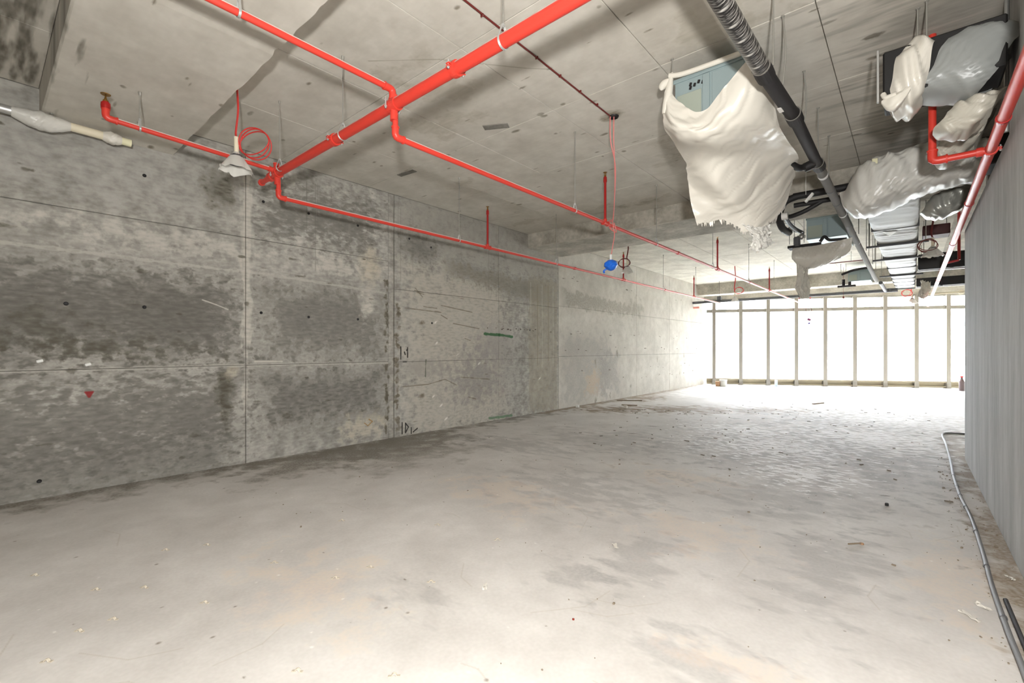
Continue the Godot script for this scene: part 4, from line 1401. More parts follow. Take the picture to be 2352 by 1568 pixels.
	m = MB.new()
	m.tube(smooth_path(line([[-1.61, 3.96, 4.05], [-1.62, 3.9, 4.04], [-1.63, 3.78, 4.02], [-1.67, 3.6, 4.02]])), [0.008, 0.012, 0.014, 0.016, 0.018, 0.02, 0.022, 0.024, 0.026, 0.028, 0.03, 0.032, 0.034, 0.034, 0.034, 0.034, 0.03, 0.026, 0.02], 10)
	m.tube(smooth_path(line([[-1.63, 3.9, 4.04], [-1.68, 3.86, 4.02], [-1.7, 3.82, 4.02]])), [0.015, 0.02, 0.025, 0.03, 0.034, 0.036, 0.037, 0.036, 0.034, 0.03, 0.024, 0.016, 0.008], 10)
	put(m, "knot", M.sheet, s)
	m = MB.new()
	m.grid(sheet_rows([[[-1.33, 2.79, 5.12], [-1.25, 2.75, 5.18], [-1.17, 2.75, 5.25], [-1.11, 2.79, 5.38]], [[-1.25, 2.69, 5.18], [-1.19, 2.67, 5.19], [-1.15, 2.69, 5.28], [-1.12, 2.71, 5.38]], [[-1.23, 2.61, 5.21], [-1.17, 2.59, 5.2], [-1.14, 2.61, 5.29], [-1.11, 2.64, 5.38]], [[-1.26, 2.53, 5.23], [-1.19, 2.48, 5.19], [-1.14, 2.53, 5.29], [-1.09, 2.6, 5.46]]], 6, 8, 0.03, 3.0, 8.0, 23, 0.03), false)
	put(m, "hanging_tatter", M.film, s)
	# black stub joining the drain
	m = MB.new()
	m.tube(fillet(line([[-1.0, 3.44, 5.35], [-0.9, 3.42, 5.75], [-0.77, 3.46, 5.8]]), 0.08), 0.035, 12)
	m.tube(line([[-0.86, 3.43, 5.78], [-0.79, 3.46, 5.8]]), 0.048, 14)
	solo(m, "drain_stub", M.black, P(-0.9, 3.43, 5.7), "short black elbow joining the fat black drain pipe behind the big sheet", "pipe")

	# chilled-water pipe crossing under the mid-room beam, valves, second fan coil
	o = thing("chilled_water_pipe", "black insulated pipe crossing in front of the mid-room beam", "pipe", P(-0.6, 3.7, 7.8))
	m = MB.new()
	m.tube(line([[-1.3, 3.715, 7.8], [1.6, 3.715, 7.8]]), 0.05, 16)
	m.tube(line([[-1.3, 3.6, 7.85], [-0.6, 3.6, 7.85], [-0.52, 3.66, 7.86]]), 0.035, 14)
	put(m, "insulation", M.black, o)
	m = MB.new()
	m.tube(smooth_path(line([[-1.25, 3.715, 7.8], [-1.42, 3.66, 7.82], [-1.5, 3.5, 7.9], [-1.5, 3.36, 8.1], [-1.46, 3.33, 8.4]])), 0.05, 16)
	m.tube(smooth_path(line([[-0.95, 3.6, 7.85], [-1.15, 3.5, 7.85], [-1.35, 3.46, 7.9], [-1.48, 3.55, 8.2], [-1.55, 3.6, 9.2], [-1.5, 3.62, 9.9]])), 0.032, 14)
	put(m, "bend", M.black, o)
	m = MB.new()
	m.tube(line([[-1.46, 3.47, 7.86], [-1.38, 3.47, 7.86]]), 0.052, 14)
	put(m, "white_joint", M.white_tape, o)
	o = thing("valve_set", "grey metal valves and pipes at the left end of the second fan coil", "valve", P(-1.55, 3.6, 9.75))
	for q in [[-1.62, 3.66, 9.6], [-1.5, 3.52, 9.75]]:
		m = MB.new()
		m.lathe([Vector2(0, -0.06), Vector2(0.03, -0.06), Vector2(0.03, -0.04), Vector2(0.05, -0.025), Vector2(0.055, 0.0), Vector2(0.05, 0.025), Vector2(0.03, 0.04), Vector2(0.03, 0.06), Vector2(0, 0.06)], P(q[0], q[1], q[2]), X, 14)
		m.tube(line([[q[0], q[1], q[2]], [q[0], q[1] + 0.09, q[2]]]), 0.012, 8)
		var v := put(m, "valve_body", M.steel, o)
		m = MB.new()
		m.box(P(q[0] - 0.05, q[1] + 0.09, q[2]), Vector3(0.16, 0.014, 0.022), 0.004, Basis(Z, 0.15))
		put(m, "lever", M.zinc, v)
	m = MB.new()
	m.box(P(-1.56, 3.44, 9.7), Vector3(0.1, 0.16, 0.1), 0.02)
	put(m, "strainer", M.dark_grey, o)
	m = MB.new()
	for x in [-1.68, -1.6, -1.45]: m.tube(line([[x, 3.4, 9.7], [x, CEIL, 9.7]]), 0.006, 6)
	put(m, "support_rods", M.steel, o)
	fan_coil("bluish galvanised fan coil box behind the mid-room beam, left of the grey pipe", P(-1.45, 3.49, 11.1), P(-0.84, 3.88, 9.95), false)
	o = thing("drip_tray", "dark channel tray under the second fan coil's valves", "tray", P(-1.45, 3.37, 9.85))
	m = MB.new()
	m.span(P(-1.72, 3.34, 9.75), P(-1.2, 3.385, 9.8), 0.004)
	m.span(P(-1.72, 3.34, 9.75), P(-1.2, 3.348, 10.0), 0.002)
	m.span(P(-1.72, 3.34, 9.96), P(-1.2, 3.385, 10.0), 0.004)
	put(m, "channel", M.rubber, o)
	m = MB.new()
	m.tube(fillet(line([[-1.22, 3.4, 9.8], [-1.16, 3.5, 9.8], [-1.1, 3.41, 9.82], [-0.84, 3.4, 9.85]]), 0.05), 0.026, 12)
	put(m, "outlet_pipe", M.black, o)
	o = thing("plastic_sheet", "beige plastic sheet sagging below the second fan coil with a long hanging tail", "plastic sheet", P(-1.3, 3.1, 9.7))
	m = MB.new()
	m.grid(sheet_rows([[[-1.64, 3.342, 9.78], [-1.42, 3.342, 9.8], [-1.22, 3.342, 9.78], [-0.9, 3.34, 9.6], [-0.74, 3.37, 9.6]], [[-1.64, 3.16, 9.68], [-1.43, 3.1, 9.73], [-1.17, 3.09, 9.7], [-0.94, 3.14, 9.63], [-0.76, 3.2, 9.65]], [[-1.61, 3.1, 9.84], [-1.5, 2.97, 9.94], [-1.27, 2.99, 10], [-1.04, 3.05, 9.94], [-0.84, 3.12, 9.85]], [[-1.6, 3.2, 10.2], [-1.5, 3.1, 10.25], [-1.27, 3.1, 10.3], [-1.04, 3.15, 10.3], [-0.8, 3.22, 10.2]]], 8, 10, 0.02, 1.2, 9.0, 29), false)
	put(m, "sag", M.sheet, o)
	m = MB.new()
	m.grid(sheet_rows([[[-1.6, 3.17, 9.78], [-1.51, 3.05, 9.87], [-1.42, 3, 9.94]], [[-1.58, 2.9, 9.8], [-1.5, 2.89, 9.81], [-1.43, 2.92, 9.93]], [[-1.59, 2.7, 9.79], [-1.49, 2.68, 9.75], [-1.42, 2.7, 9.94]], [[-1.6, 2.58, 9.78], [-1.49, 2.54, 9.75], [-1.41, 2.54, 9.95]], [[-1.52, 2.42, 9.86], [-1.46, 2.42, 9.84], [-1.42, 2.44, 9.94]]], 8, 10, 0.03, 1.4, 5.0, 31, 0.02), false)
	put(m, "tail", M.sheet, o)
	m = MB.new()
	m.box(P(-1.06, 3.58, 7.5), Vector3(0.14, 0.03, 0.06), 0.006, Basis(Z, -0.85))
	m.tube(line([[-1.1, 3.63, 7.5], [-1.1, CEIL, 7.5]]), 0.003, 6)
	solo(m, "hanging_tag", M.white, P(-1.06, 3.58, 7.5), "small white slotted box hanging on a cord before the black crossing pipe", "tag")
	fan_coil("small far bluish fan coil box near the window beam", P(-1.45, 3.54, 18.2), P(-0.9, 3.87, 17.4), false)
	o = thing("drip_tray", "small dark tray and pipes under the far fan coil", "tray", P(-1.4, 3.42, 17.3))
	m = MB.new()
	m.span(P(-1.7, 3.36, 17.2), P(-1.25, 3.42, 17.3), 0.01)
	m.tube(line([[-1.55, 3.42, 17.25], [-1.55, 3.6, 17.25]]), 0.04, 10)
	m.tube(line([[-1.4, 3.42, 17.25], [-1.4, 3.52, 17.25]]), 0.04, 10)
	m.tube(smooth_path(line([[-1.6, 3.75, 17.25], [-1.3, 3.86, 17.25], [-0.9, 3.9, 17.3]])), 0.035, 10)
	put(m, "channel", M.rubber, o)
	rod(-1.62, 17.3, 3.45, CEIL, "thin outer rod beside the far fan coil")
	rod(-1.5, 17.35, 3.45, CEIL, "thin inner rod beside the far fan coil")

	# plastic-wrapped duct near the right wall
	o = thing("wrapped_duct", "black insulated duct near the right wall, bagged in white and grey plastic", "duct", P(0.2, 3.55, 4.75))
	m = MB.new()
	m.span(P(-0.164, 3.43, 4.95), P(0.5, 3.78, 4.56), 0.012)
	put(m, "duct_body", M.black, o)
	m = MB.new()
	m.span(P(-0.2, 3.4, 4.57), P(-0.185, 3.8, 4.54), 0.003)
	put(m, "end_flange", M.zinc, o)
	m = MB.new()
	m.grid(wrap_rows([[-0.1, 3.6, 4.75, 0.18, 0.21], [-0.06, 3.58, 4.75, 0.22, 0.25], [0.0, 3.575, 4.75, 0.235, 0.265], [0.06, 3.575, 4.75, 0.235, 0.26], [0.11, 3.6, 4.75, 0.19, 0.22]], 6, 56, 0.16, 41, 0.5), true)
	put(m, "white_bag", M.sheet, o)
	m = MB.new()
	m.grid(wrap_rows([[-0.17, 3.38, 4.52, 0.01, 0.01], [-0.14, 3.36, 4.52, 0.045, 0.03], [-0.09, 3.35, 4.5, 0.055, 0.035], [-0.04, 3.38, 4.5, 0.04, 0.03], [0.0, 3.42, 4.5, 0.015, 0.015]], 5, 24, 0.3, 43), true)
	m.tube(smooth_path(line([[-0.16, 3.44, 4.52], [-0.14, 3.4, 4.5], [-0.08, 3.4, 4.48]])), 0.018, 8)
	put(m, "knot", M.sheet, o)
	m = MB.new()
	m.grid(wrap_rows([[0.14, 3.605, 4.75, 0.185, 0.21], [0.2, 3.6, 4.75, 0.195, 0.23], [0.28, 3.585, 4.75, 0.205, 0.24], [0.36, 3.56, 4.75, 0.215, 0.24], [0.43, 3.53, 4.75, 0.21, 0.22], [0.49, 3.5, 4.75, 0.17, 0.17]], 6, 60, 0.05, 47, 1.6), true, false)
	put(m, "grey_film", M.grey_film, o)
	m = MB.new()
	m.grid(wrap_rows([[0.2, 3.25, 4.85, 0.07, 0.12], [0.24, 3.23, 4.85, 0.1, 0.16], [0.31, 3.215, 4.85, 0.115, 0.18], [0.39, 3.225, 4.85, 0.115, 0.17], [0.46, 3.27, 4.85, 0.1, 0.12]], 7, 60, 0.22, 53, 0.9), true, true)
	put(m, "sagging_wrap", M.dusty_film, o)
	m = MB.new()
	m.grid(wrap_rows([[0.2, 3.32, 5.6, 0.1, 0.14], [0.26, 3.3, 5.6, 0.16, 0.2], [0.36, 3.32, 5.6, 0.16, 0.2], [0.48, 3.38, 5.6, 0.12, 0.18]], 7, 48, 0.22, 59, 0.8), true, true)
	put(m, "hanging_wrap", M.dusty_film, o)
	rod(0.04, 4.68, 3.78, CEIL, "left of two rods above the bagged duct near the right wall")
	rod(0.09, 4.62, 3.78, CEIL, "right of two rods above the bagged duct near the right wall")
	rod(0.44, 5.3, 3.7, CEIL, "short rod near the ceiling corner behind the bagged duct")
	o = thing("wrapped_duct", "long duct swathed in baggy translucent white plastic, before the silver duct", "duct", P(0, 3.45, 6.8))
	m = MB.new()
	m.span(P(-0.3, 3.34, 7.02), P(1.6, 3.62, 6.6), 0.012)
	put(m, "duct_body", M.black, o)
	m = MB.new()
	m.grid(wrap_rows([[-0.6, 3.42, 6.9, 0.02, 0.02], [-0.56, 3.4, 6.9, 0.16, 0.18], [-0.48, 3.38, 6.88, 0.26, 0.33], [-0.3, 3.37, 6.85, 0.3, 0.4], [-0.05, 3.42, 6.82, 0.26, 0.38], [0.2, 3.46, 6.8, 0.24, 0.34], [0.4, 3.46, 6.8, 0.2, 0.3], [0.52, 3.45, 6.8, 0.19, 0.26], [0.62, 3.45, 6.8, 0.17, 0.23]], 7, 72, 0.12, 61, 0.8), true, false)
	put(m, "plastic_bag", M.film, o)
	m = MB.new()
	m.box(P(-0.3, 3.53, 6.47), Vector3(0.05, 0.13, 0.012), 0.004, Basis(Vector3.UP, 0.3))
	put(m, "cardboard_tab", M.foam, o)
	m = MB.new()
	m.grid(wrap_rows([[0.14, 3.32, 8.0, 0.08, 0.1], [0.2, 3.32, 8, 0.14, 0.18], [0.3, 3.32, 8, 0.165, 0.21], [0.42, 3.34, 8, 0.165, 0.2], [0.53, 3.36, 8, 0.12, 0.16]], 7, 56, 0.14, 67, 0.6), true, true)
	solo(m, "wrapped_collar", M.silver_film, P(0.33, 3.32, 8.0), "silvery plastic-wrapped duct collar tucked behind the baggy white duct", "duct")

	# silver duct running to the windows
	o = thing("foil_duct", "silver foil-wrapped duct with banded seams running toward the windows", "duct", P(-0.22, 3.4, 12))
	var ds := [7.5, 9.51, 10.82, 12.55, 14.19, 15.46, 16.44, 17.3, 18.2, 19.2]
	for k in ds.size() - 1:
		m = MB.new()
		var rws := []
		var fn := noise(120 + k, 1.0, 3)
		var nn := 26
		for i in nn + 1:
			var t := float(i) / nn
			var d: float = lerpf(ds[k] + 0.012, ds[k + 1] - 0.012, t)
			var xl := lerpf(-0.5, -0.36, (d - 7.5) / 11.7)
			var row := PackedVector3Array()
			for q in 40:
				var a := TAU * q / 40.0
				var ca := signf(cos(a)) * pow(absf(cos(a)), 0.3)
				var sa := signf(sin(a)) * pow(absf(sin(a)), 0.3)
				var puff: float = 0.006 * sin(t * PI) + 0.012 * fn.get_noise_2d(d * 14.0, a * 0.7)
				row.append(P(lerpf(xl, 0.09, 0.5 + 0.5 * ca) + ca * puff, 3.515 + sa * (0.113 + puff), d))
			rws.append(row)
		m.grid(rws, true, true)
		put(m, "duct_section", M.foil, o)
		m = MB.new()
		var xl2 := lerpf(-0.5, -0.36, (ds[k] - 7.5) / 11.7)
		m.span(P(xl2 - 0.012, 3.392, ds[k] - 0.014), P(0.102, 3.638, ds[k] + 0.014), 0.006)
		put(m, "seam_band", M.dark_grey, o)
	m = MB.new()
	m.tri(P(-0.36, 3.394, 9.62), P(-0.16, 3.394, 9.72), P(-0.27, 3.394, 10.05), Vector3.DOWN, Vector3.DOWN, Vector3.DOWN)
	m.tri(P(-0.36, 3.397, 9.62), P(-0.16, 3.397, 9.72), P(-0.27, 3.397, 10.05), Vector3.UP, Vector3.UP, Vector3.UP)
	put(m, "arrow_sticker", M.white, o)
	var nth := ["nearest", "second", "third", "farthest"]
	for k in 4:
		var d: float = [10.82, 12.55, 15.46, 19.0][k]
		o = thing("trapeze_hanger", "%s bar and rod hanger carrying the silver foil duct" % nth[k], "hanger", P(-0.2, 3.37, d))
		m = MB.new()
		m.box(P(-0.19, 3.375, d), Vector3(0.86, 0.035, 0.045), 0.004)
		put(m, "channel_bar", M.dark_grey, o)
		for x in [-0.58, 0.2]:
			m = MB.new()
			m.tube(line([[x, 3.35, d], [x, CEIL, d]]), 0.007, 8)
			put(m, "rod", M.steel, o)
	var row := ["nearest", "second", "third", "fourth", "farthest"]
	for k in 5:
		rod(-0.66, [8.9 + 0.75, 11.4, 12.1, 13.4, 14.6][k], 3.42, CEIL, "%s thin rod in the row between the grey pipe and the silver duct" % row[k])
	o = thing("maroon_box", "dark maroon box hung above the coiled cable right of the silver duct", "box", P(0.32, 3.5, 11.2))  # plain box for an unidentified dark red shape
	m = MB.new()
	m.span(P(0.16, 3.5, 11.4), P(0.52, 3.68, 11.0), 0.01)
	put(m, "casing", mat(Color(0.24, 0.07, 0.07), 0.6), o)
	for x in [0.2, 0.48]:
		m = MB.new()
		m.tube(line([[x, 3.66, 11.2], [x, CEIL, 11.2]]), 0.006, 8)
		put(m, "rod", M.steel, o)
	# black insulated ducts crossing at the far right
	for q in [[13.3, 13.75, 3.2, 3.53, "nearer black insulated duct crossing right of the silver duct"], [17.6, 18.05, 3.27, 3.51, "farther black insulated duct crossing right of the silver duct"]]:
		o = thing("black_duct", q[4], "duct", P(1, q[2], q[0]))
		m = MB.new()
		m.span(P(0.12, q[2], q[1]), P(FAR_RIGHT, q[3], q[0]), 0.015)
		put(m, "insulation", M.black, o)
		for x in [0.62, 1.7]:
			m = MB.new()
			m.span(P(x, q[2] - 0.006, q[1] + 0.006), P(x + 0.06, q[3] + 0.006, q[0] - 0.006), 0.004)
			put(m, "tape_band", M.rubber, o)
		m = MB.new()
		m.span(P(0.1, q[2] - 0.04, q[0] + 0.02), P(2.4, q[2] - 0.012, q[0] + 0.07), 0.004)
		put(m, "support_rail", M.alu_pale, o)
	# drain crossing before the windows
	o = thing("cross_drain", "dark grey drain pipe crossing the room just in front of the window head", "pipe", P(-3.5, 3.31, 18.6))
	m = MB.new()
	m.tube(line([[-6.56, 3.31, 18.6], [-0.4, 3.31, 18.6]]), 0.05, 16)
	put(m, "pipe", M.dark_grey, o)
	m = MB.new()
	m.tube(line([[-0.5, 3.26, 18.6], [-0.5, 3.37, 18.6]]), 0.07, 14)
	m.tube(line([[-0.62, 3.31, 18.6], [-0.3, 3.31, 18.6]]), 0.062, 14)
	m.tube(line([[-0.6, 3.31, 18.55], [-0.68, 3.46, 17.6]]), 0.05, 14)
	put(m, "junction", M.dark_grey, o)
	m = MB.new()
	m.box(P(-6.44, 3.12, 18.68), Vector3(0.24, 0.07, 0.12), 0.01)
	solo(m, "fire_bell_box", mat(Color(0.85, 0.55, 0.5), 0.6), P(-6.44, 3.12, 18.68), "small pink box under the wall end of the crossing drain", "box")
	m = MB.new()
	m.box(P(-5.56, 3.43, 18.6), Vector3(0.14, 0.14, 0.12), 0.012)
	m.tube(line([[-5.56, 3.5, 18.6], [-5.56, CEIL, 18.6]]), 0.006, 6)
	solo(m, "junction_box", M.dark_grey, P(-5.56, 3.36, 18.6), "small grey junction box on the crossing drain near the left wall", "box")
	o = thing("pale_pipe", "pale thin pipe crossing at the far right under the window head", "pipe", P(1.5, 3.2, 19.3))
	m = MB.new()
	m.tube(line([[0.3, 3.2, 19.4], [FAR_RIGHT - 0.01, 3.2, 19.4]]), 0.028, 12)
	put(m, "pipe", M.cream, o)
	m = MB.new()
	ring(m, P(1.15, 3.2, 19.4), X, 0.028, 0.1, 0.03, 12)
	put(m, "fitting", M.cream, o)
	o = thing("conduit_run", "thin dark conduit run along the ceiling before the far beam", "conduit", P(-1.9, 3.85, 14))
	m = MB.new()
	m.tube(fillet(line([[-2.3, 3.82, 15.2], [-0.9, 3.82, 15.2], [-0.8, 3.6, 15.4]]), 0.05), 0.012, 8)
	put(m, "tube", M.dark_cable, o)
	m = MB.new()
	m.tube(line([[-1.62, 3.82, 15.2], [-1.62, CEIL, 15.2]]), 0.006, 6)
	m.tube(line([[-1.2, 3.82, 15.2], [-1.2, CEIL, 15.2]]), 0.006, 6)
	put(m, "rods", M.steel, o)
	# torn plastic hanging at the far end of the silver duct
	m = MB.new()
	m.grid(sheet_rows([[[0.2, 3.45, 17.63], [0.34, 3.4, 17.63], [0.42, 3.38, 17.63]], [[0.22, 3.25, 17.25], [0.3, 3.2, 17.3], [0.42, 3.22, 17.35]], [[0.16, 3.05, 17.25], [0.28, 3.03, 17.2], [0.4, 3.1, 17.3]], [[0.14, 2.96, 17.25], [0.26, 2.88, 17.2], [0.33, 2.95, 17.3]]], 6, 8, 0.05, 3.0, 6.0, 73, 0.03), false)
	solo(m, "torn_plastic", M.sheet, P(0.28, 3.2, 17.28), "crumpled torn plastic hanging at the far end of the silver duct", "plastic sheet")

# ------------------------------------------------------------------ bagged detectors on cables
func device(x: float, d: float, h: float, label: String, coil: Vector3, coil_r: float, sc: float, bag_mat: Material, cable: Material) -> Node3D:
	var o := thing("bagged_detector", label, "detector", P(x, h, d))
	var m := MB.new()
	m.tube(smooth_path(line([[x + 0.004, CEIL, d], [x + 0.02, lerpf(CEIL, h, 0.4), d + 0.01], [x - 0.01, lerpf(CEIL, h, 0.7), d], [x, h + 0.16 * sc, d]])), 0.007, 8)
	m.tube(smooth_path(line([[x - 0.012, CEIL, d], [x + 0.006, lerpf(CEIL, h, 0.4), d + 0.01], [x - 0.024, lerpf(CEIL, h, 0.7), d], [x - 0.008, h + 0.16 * sc, d]])), 0.007, 8)
	put(m, "cable", cable, o)
	if coil_r > 0.0:
		m = MB.new()
		var side := Vector3(cos(0.7126), 0, -sin(0.7126))
		for k in 3:
			var pts := PackedVector3Array()
			for i in 41:
				var a := TAU * i / 40.0
				pts.append(P(x, h, d) + coil + side * cos(a) * coil_r * (1.0 + 0.04 * k) + Vector3.UP * sin(a) * coil_r * (0.86 - 0.05 * k) + side.cross(Vector3.UP) * (0.01 * k + 0.05 * sin(a + k)))
			m.tube(pts, 0.006, 6, false)
		put(m, "cable_coil", cable, o)
	m = MB.new()
	m.tube(smooth_path(line([[x - 0.004, h + 0.15 * sc, d], [x, h + 0.08 * sc, d], [x, h, d]])), 0.02 * sc, 10)
	put(m, "tape", M.cream, o)
	m = MB.new()
	m.lathe([Vector2(0, 0.01), Vector2(0.03, 0.0), Vector2(0.055, -0.03), Vector2(0.07, -0.08), Vector2(0.065, -0.1), Vector2(0, -0.105)].map(func(p): return p * sc), P(x, h, d), Vector3.UP, 18)
	put(m, "detector", M.dark_grey, o)
	var f := noise(int(absf(x * 77.0 + d * 13.0)), 1.0, 3)
	var rows := []
	for i in 12:
		var t := i / 11.0
		var row := PackedVector3Array()
		for k in 36:
			var a := TAU * k / 36.0
			var g := 1.0 + 0.2 * f.get_noise_2d(a * 1.6, 3.0) * t + 0.06 * sin(a * 6.0 + f.get_noise_1d(a) * 3.0) * t
			var rr := (0.022 + 0.115 * pow(t, 0.9)) * g * sc
			row.append(P(x, h + 0.01 - 0.17 * t * sc + (0.03 * f.get_noise_1d(a * 2.0 + 20.0) * sc if i == 11 else 0.0), d) + Vector3(cos(a), 0, sin(a)) * rr)
		rows.append(row)
	m = MB.new()
	m.grid(rows, true)
	put(m, "bag", bag_mat, o)
	return o

func make_devices() -> void:
	var side := Vector3(cos(0.7126), 0, -sin(0.7126))
	device(-4.92, 1.63, 3.38, "white-bagged detector with a coil of red cable at upper left", side * 0.18 + Vector3.UP * 0.09, 0.155, 1.05, M.film, M.red_cable)
	device(-4.97, 9.85, 3.42, "bagged detector with a dark red cable ring beside the blue bag", -side * 0.08 + Vector3.UP * 0.06, 0.12, 1.0, M.film, M.dark_cable)
	device(0.28, 10.55, 3.22, "grey-bagged detector with coiled dark red cable right of the silver duct", -side * 0.1 + Vector3.UP * 0.02, 0.12, 1.0, M.film, M.dark_cable)
	device(-4.18, 15.55, 3.13, "small far bagged detector with a red cable ring before the windows", side * 0.12 + Vector3.UP * 0.19, 0.12, 0.85, M.film, M.red_cable)
	device(0.03, 19.6, 3.12, "small far bagged detector below the end of the silver duct", -side * 0.18 + Vector3.UP * 0.16, 0.13, 1.1, M.film, M.red_cable)
	# blue bag on pink cords slung over the middle branch pipe
	var o := thing("bagged_detector", "detector tied in a bright blue plastic bag hanging from pink cords", "detector", P(-3.0, 2.6, 5.47))
	var m := MB.new()
	m.tube(smooth_path(line([[-2.507, CEIL, 4.641], [-2.53, 3.85, 4.68], [-2.66, 3.52, 4.95], [-2.92, 3.25, 5.4], [-3.0, 3.185, 5.52], [-3.02, 3.13, 5.57], [-2.995, 3.02, 5.56], [-2.99, 2.85, 5.5], [-3.0, 2.7, 5.47]]), 8), 0.006, 8)
	m.tube(smooth_path(line([[-2.53, CEIL, 4.6], [-2.56, 3.85, 4.66], [-2.6, 3.6, 4.85], [-2.86, 3.32, 5.3], [-2.99, 3.2, 5.5], [-3.06, 3.2, 5.56], [-3.08, 3.13, 5.58], [-2.99, 3.05, 5.58]]), 8), 0.006, 8)
	m.tube(smooth_path(line([[-2.98, 3.19, 5.45], [-3.05, 3.185, 5.5], [-3.07, 3.12, 5.6], [-2.99, 3.06, 5.6], [-2.97, 3.16, 5.5]]), 8), 0.007, 8)
	put(m, "cord", mat(Color(0.86, 0.5, 0.48), 0.5), o)
	m = MB.new()
	m.tube(line([[-3.0, 2.74, 5.47], [-3.0, 2.65, 5.47]]), 0.017, 12)
	put(m, "white_sleeve", M.white, o)
	var f := noise(131, 1.0, 3)
	var rows := []
	for i in 17:
		var t := i / 16.0
		var row := PackedVector3Array()
		for k in 30:
			var a := TAU * k / 30.0
			var rr := 0.082 * pow(maxf(sin(pow(t, 0.9) * PI), 0.0), 0.6) * (1.0 + 0.3 * f.get_noise_3d(cos(a) * 2.0, sin(a) * 2.0, t * 3.0)) + 0.003
			row.append(P(-3.0, 2.675 - 0.15 * t, 5.47) + Vector3(cos(a), 0, sin(a)) * rr)
		rows.append(row)
	m = MB.new()
	m.grid(rows, true)
	m.tube(smooth_path(line([[-3.04, 2.56, 5.45], [-3.08, 2.53, 5.43], [-3.07, 2.5, 5.42]])), 0.012, 8)
	put(m, "blue_bag", M.blue, o)
	# little purple-bagged thing hanging from the far end of the middle branch
	o = thing("hanging_cable_end", "red cable loop with two small purple bundles hanging in front of the windows", "cable", P(-2.67, 2.5, 18.84))
	m = MB.new()
	m.tube(smooth_path(line([[-2.75, 3.148, 18.8], [-2.68, 2.95, 18.84], [-2.67, 2.6, 18.84], [-2.67, 2.4, 18.84]])), 0.004, 6)
	m.tube(line([[-3.04, 3.13, 18.8], [-2.75, 3.148, 18.8]]), 0.006, 6)
	var pts := PackedVector3Array()
	for i in 31: pts.append(P(-2.68, 2.84, 18.84) + side * cos(TAU * i / 30.0) * 0.1 + Vector3.UP * sin(TAU * i / 30.0) * 0.1)
	m.tube(pts, 0.006, 6, false)
	put(m, "cable", M.dark_cable, o)
	m = MB.new()
	m.box(P(-2.67, 2.5, 18.84), Vector3(0.11, 0.08, 0.06), 0.02, Basis(Vector3.FORWARD, 0.5))
	put(m, "bundle", mat(Color(0.5, 0.22, 0.36), 0.6), o)
	m = MB.new()
	m.box(P(-2.67, 2.37, 18.84), Vector3(0.08, 0.05, 0.05), 0.015, Basis(Vector3.FORWARD, -0.3))
	put(m, "bundle", mat(Color(0.3, 0.22, 0.55), 0.6), o)
	m = MB.new()
	m.tube(line([[-1.62, CEIL, 18.0], [-1.62, 3.15, 18.0]]), 0.004, 6)
	m.box(P(-1.62, 3.12, 18.0), Vector3(0.05, 0.08, 0.04), 0.01)
	solo(m, "hanging_wire", M.dark_cable, P(-1.62, 3.5, 18.0), "thin wire with a small red end hanging before the windows", "wire")

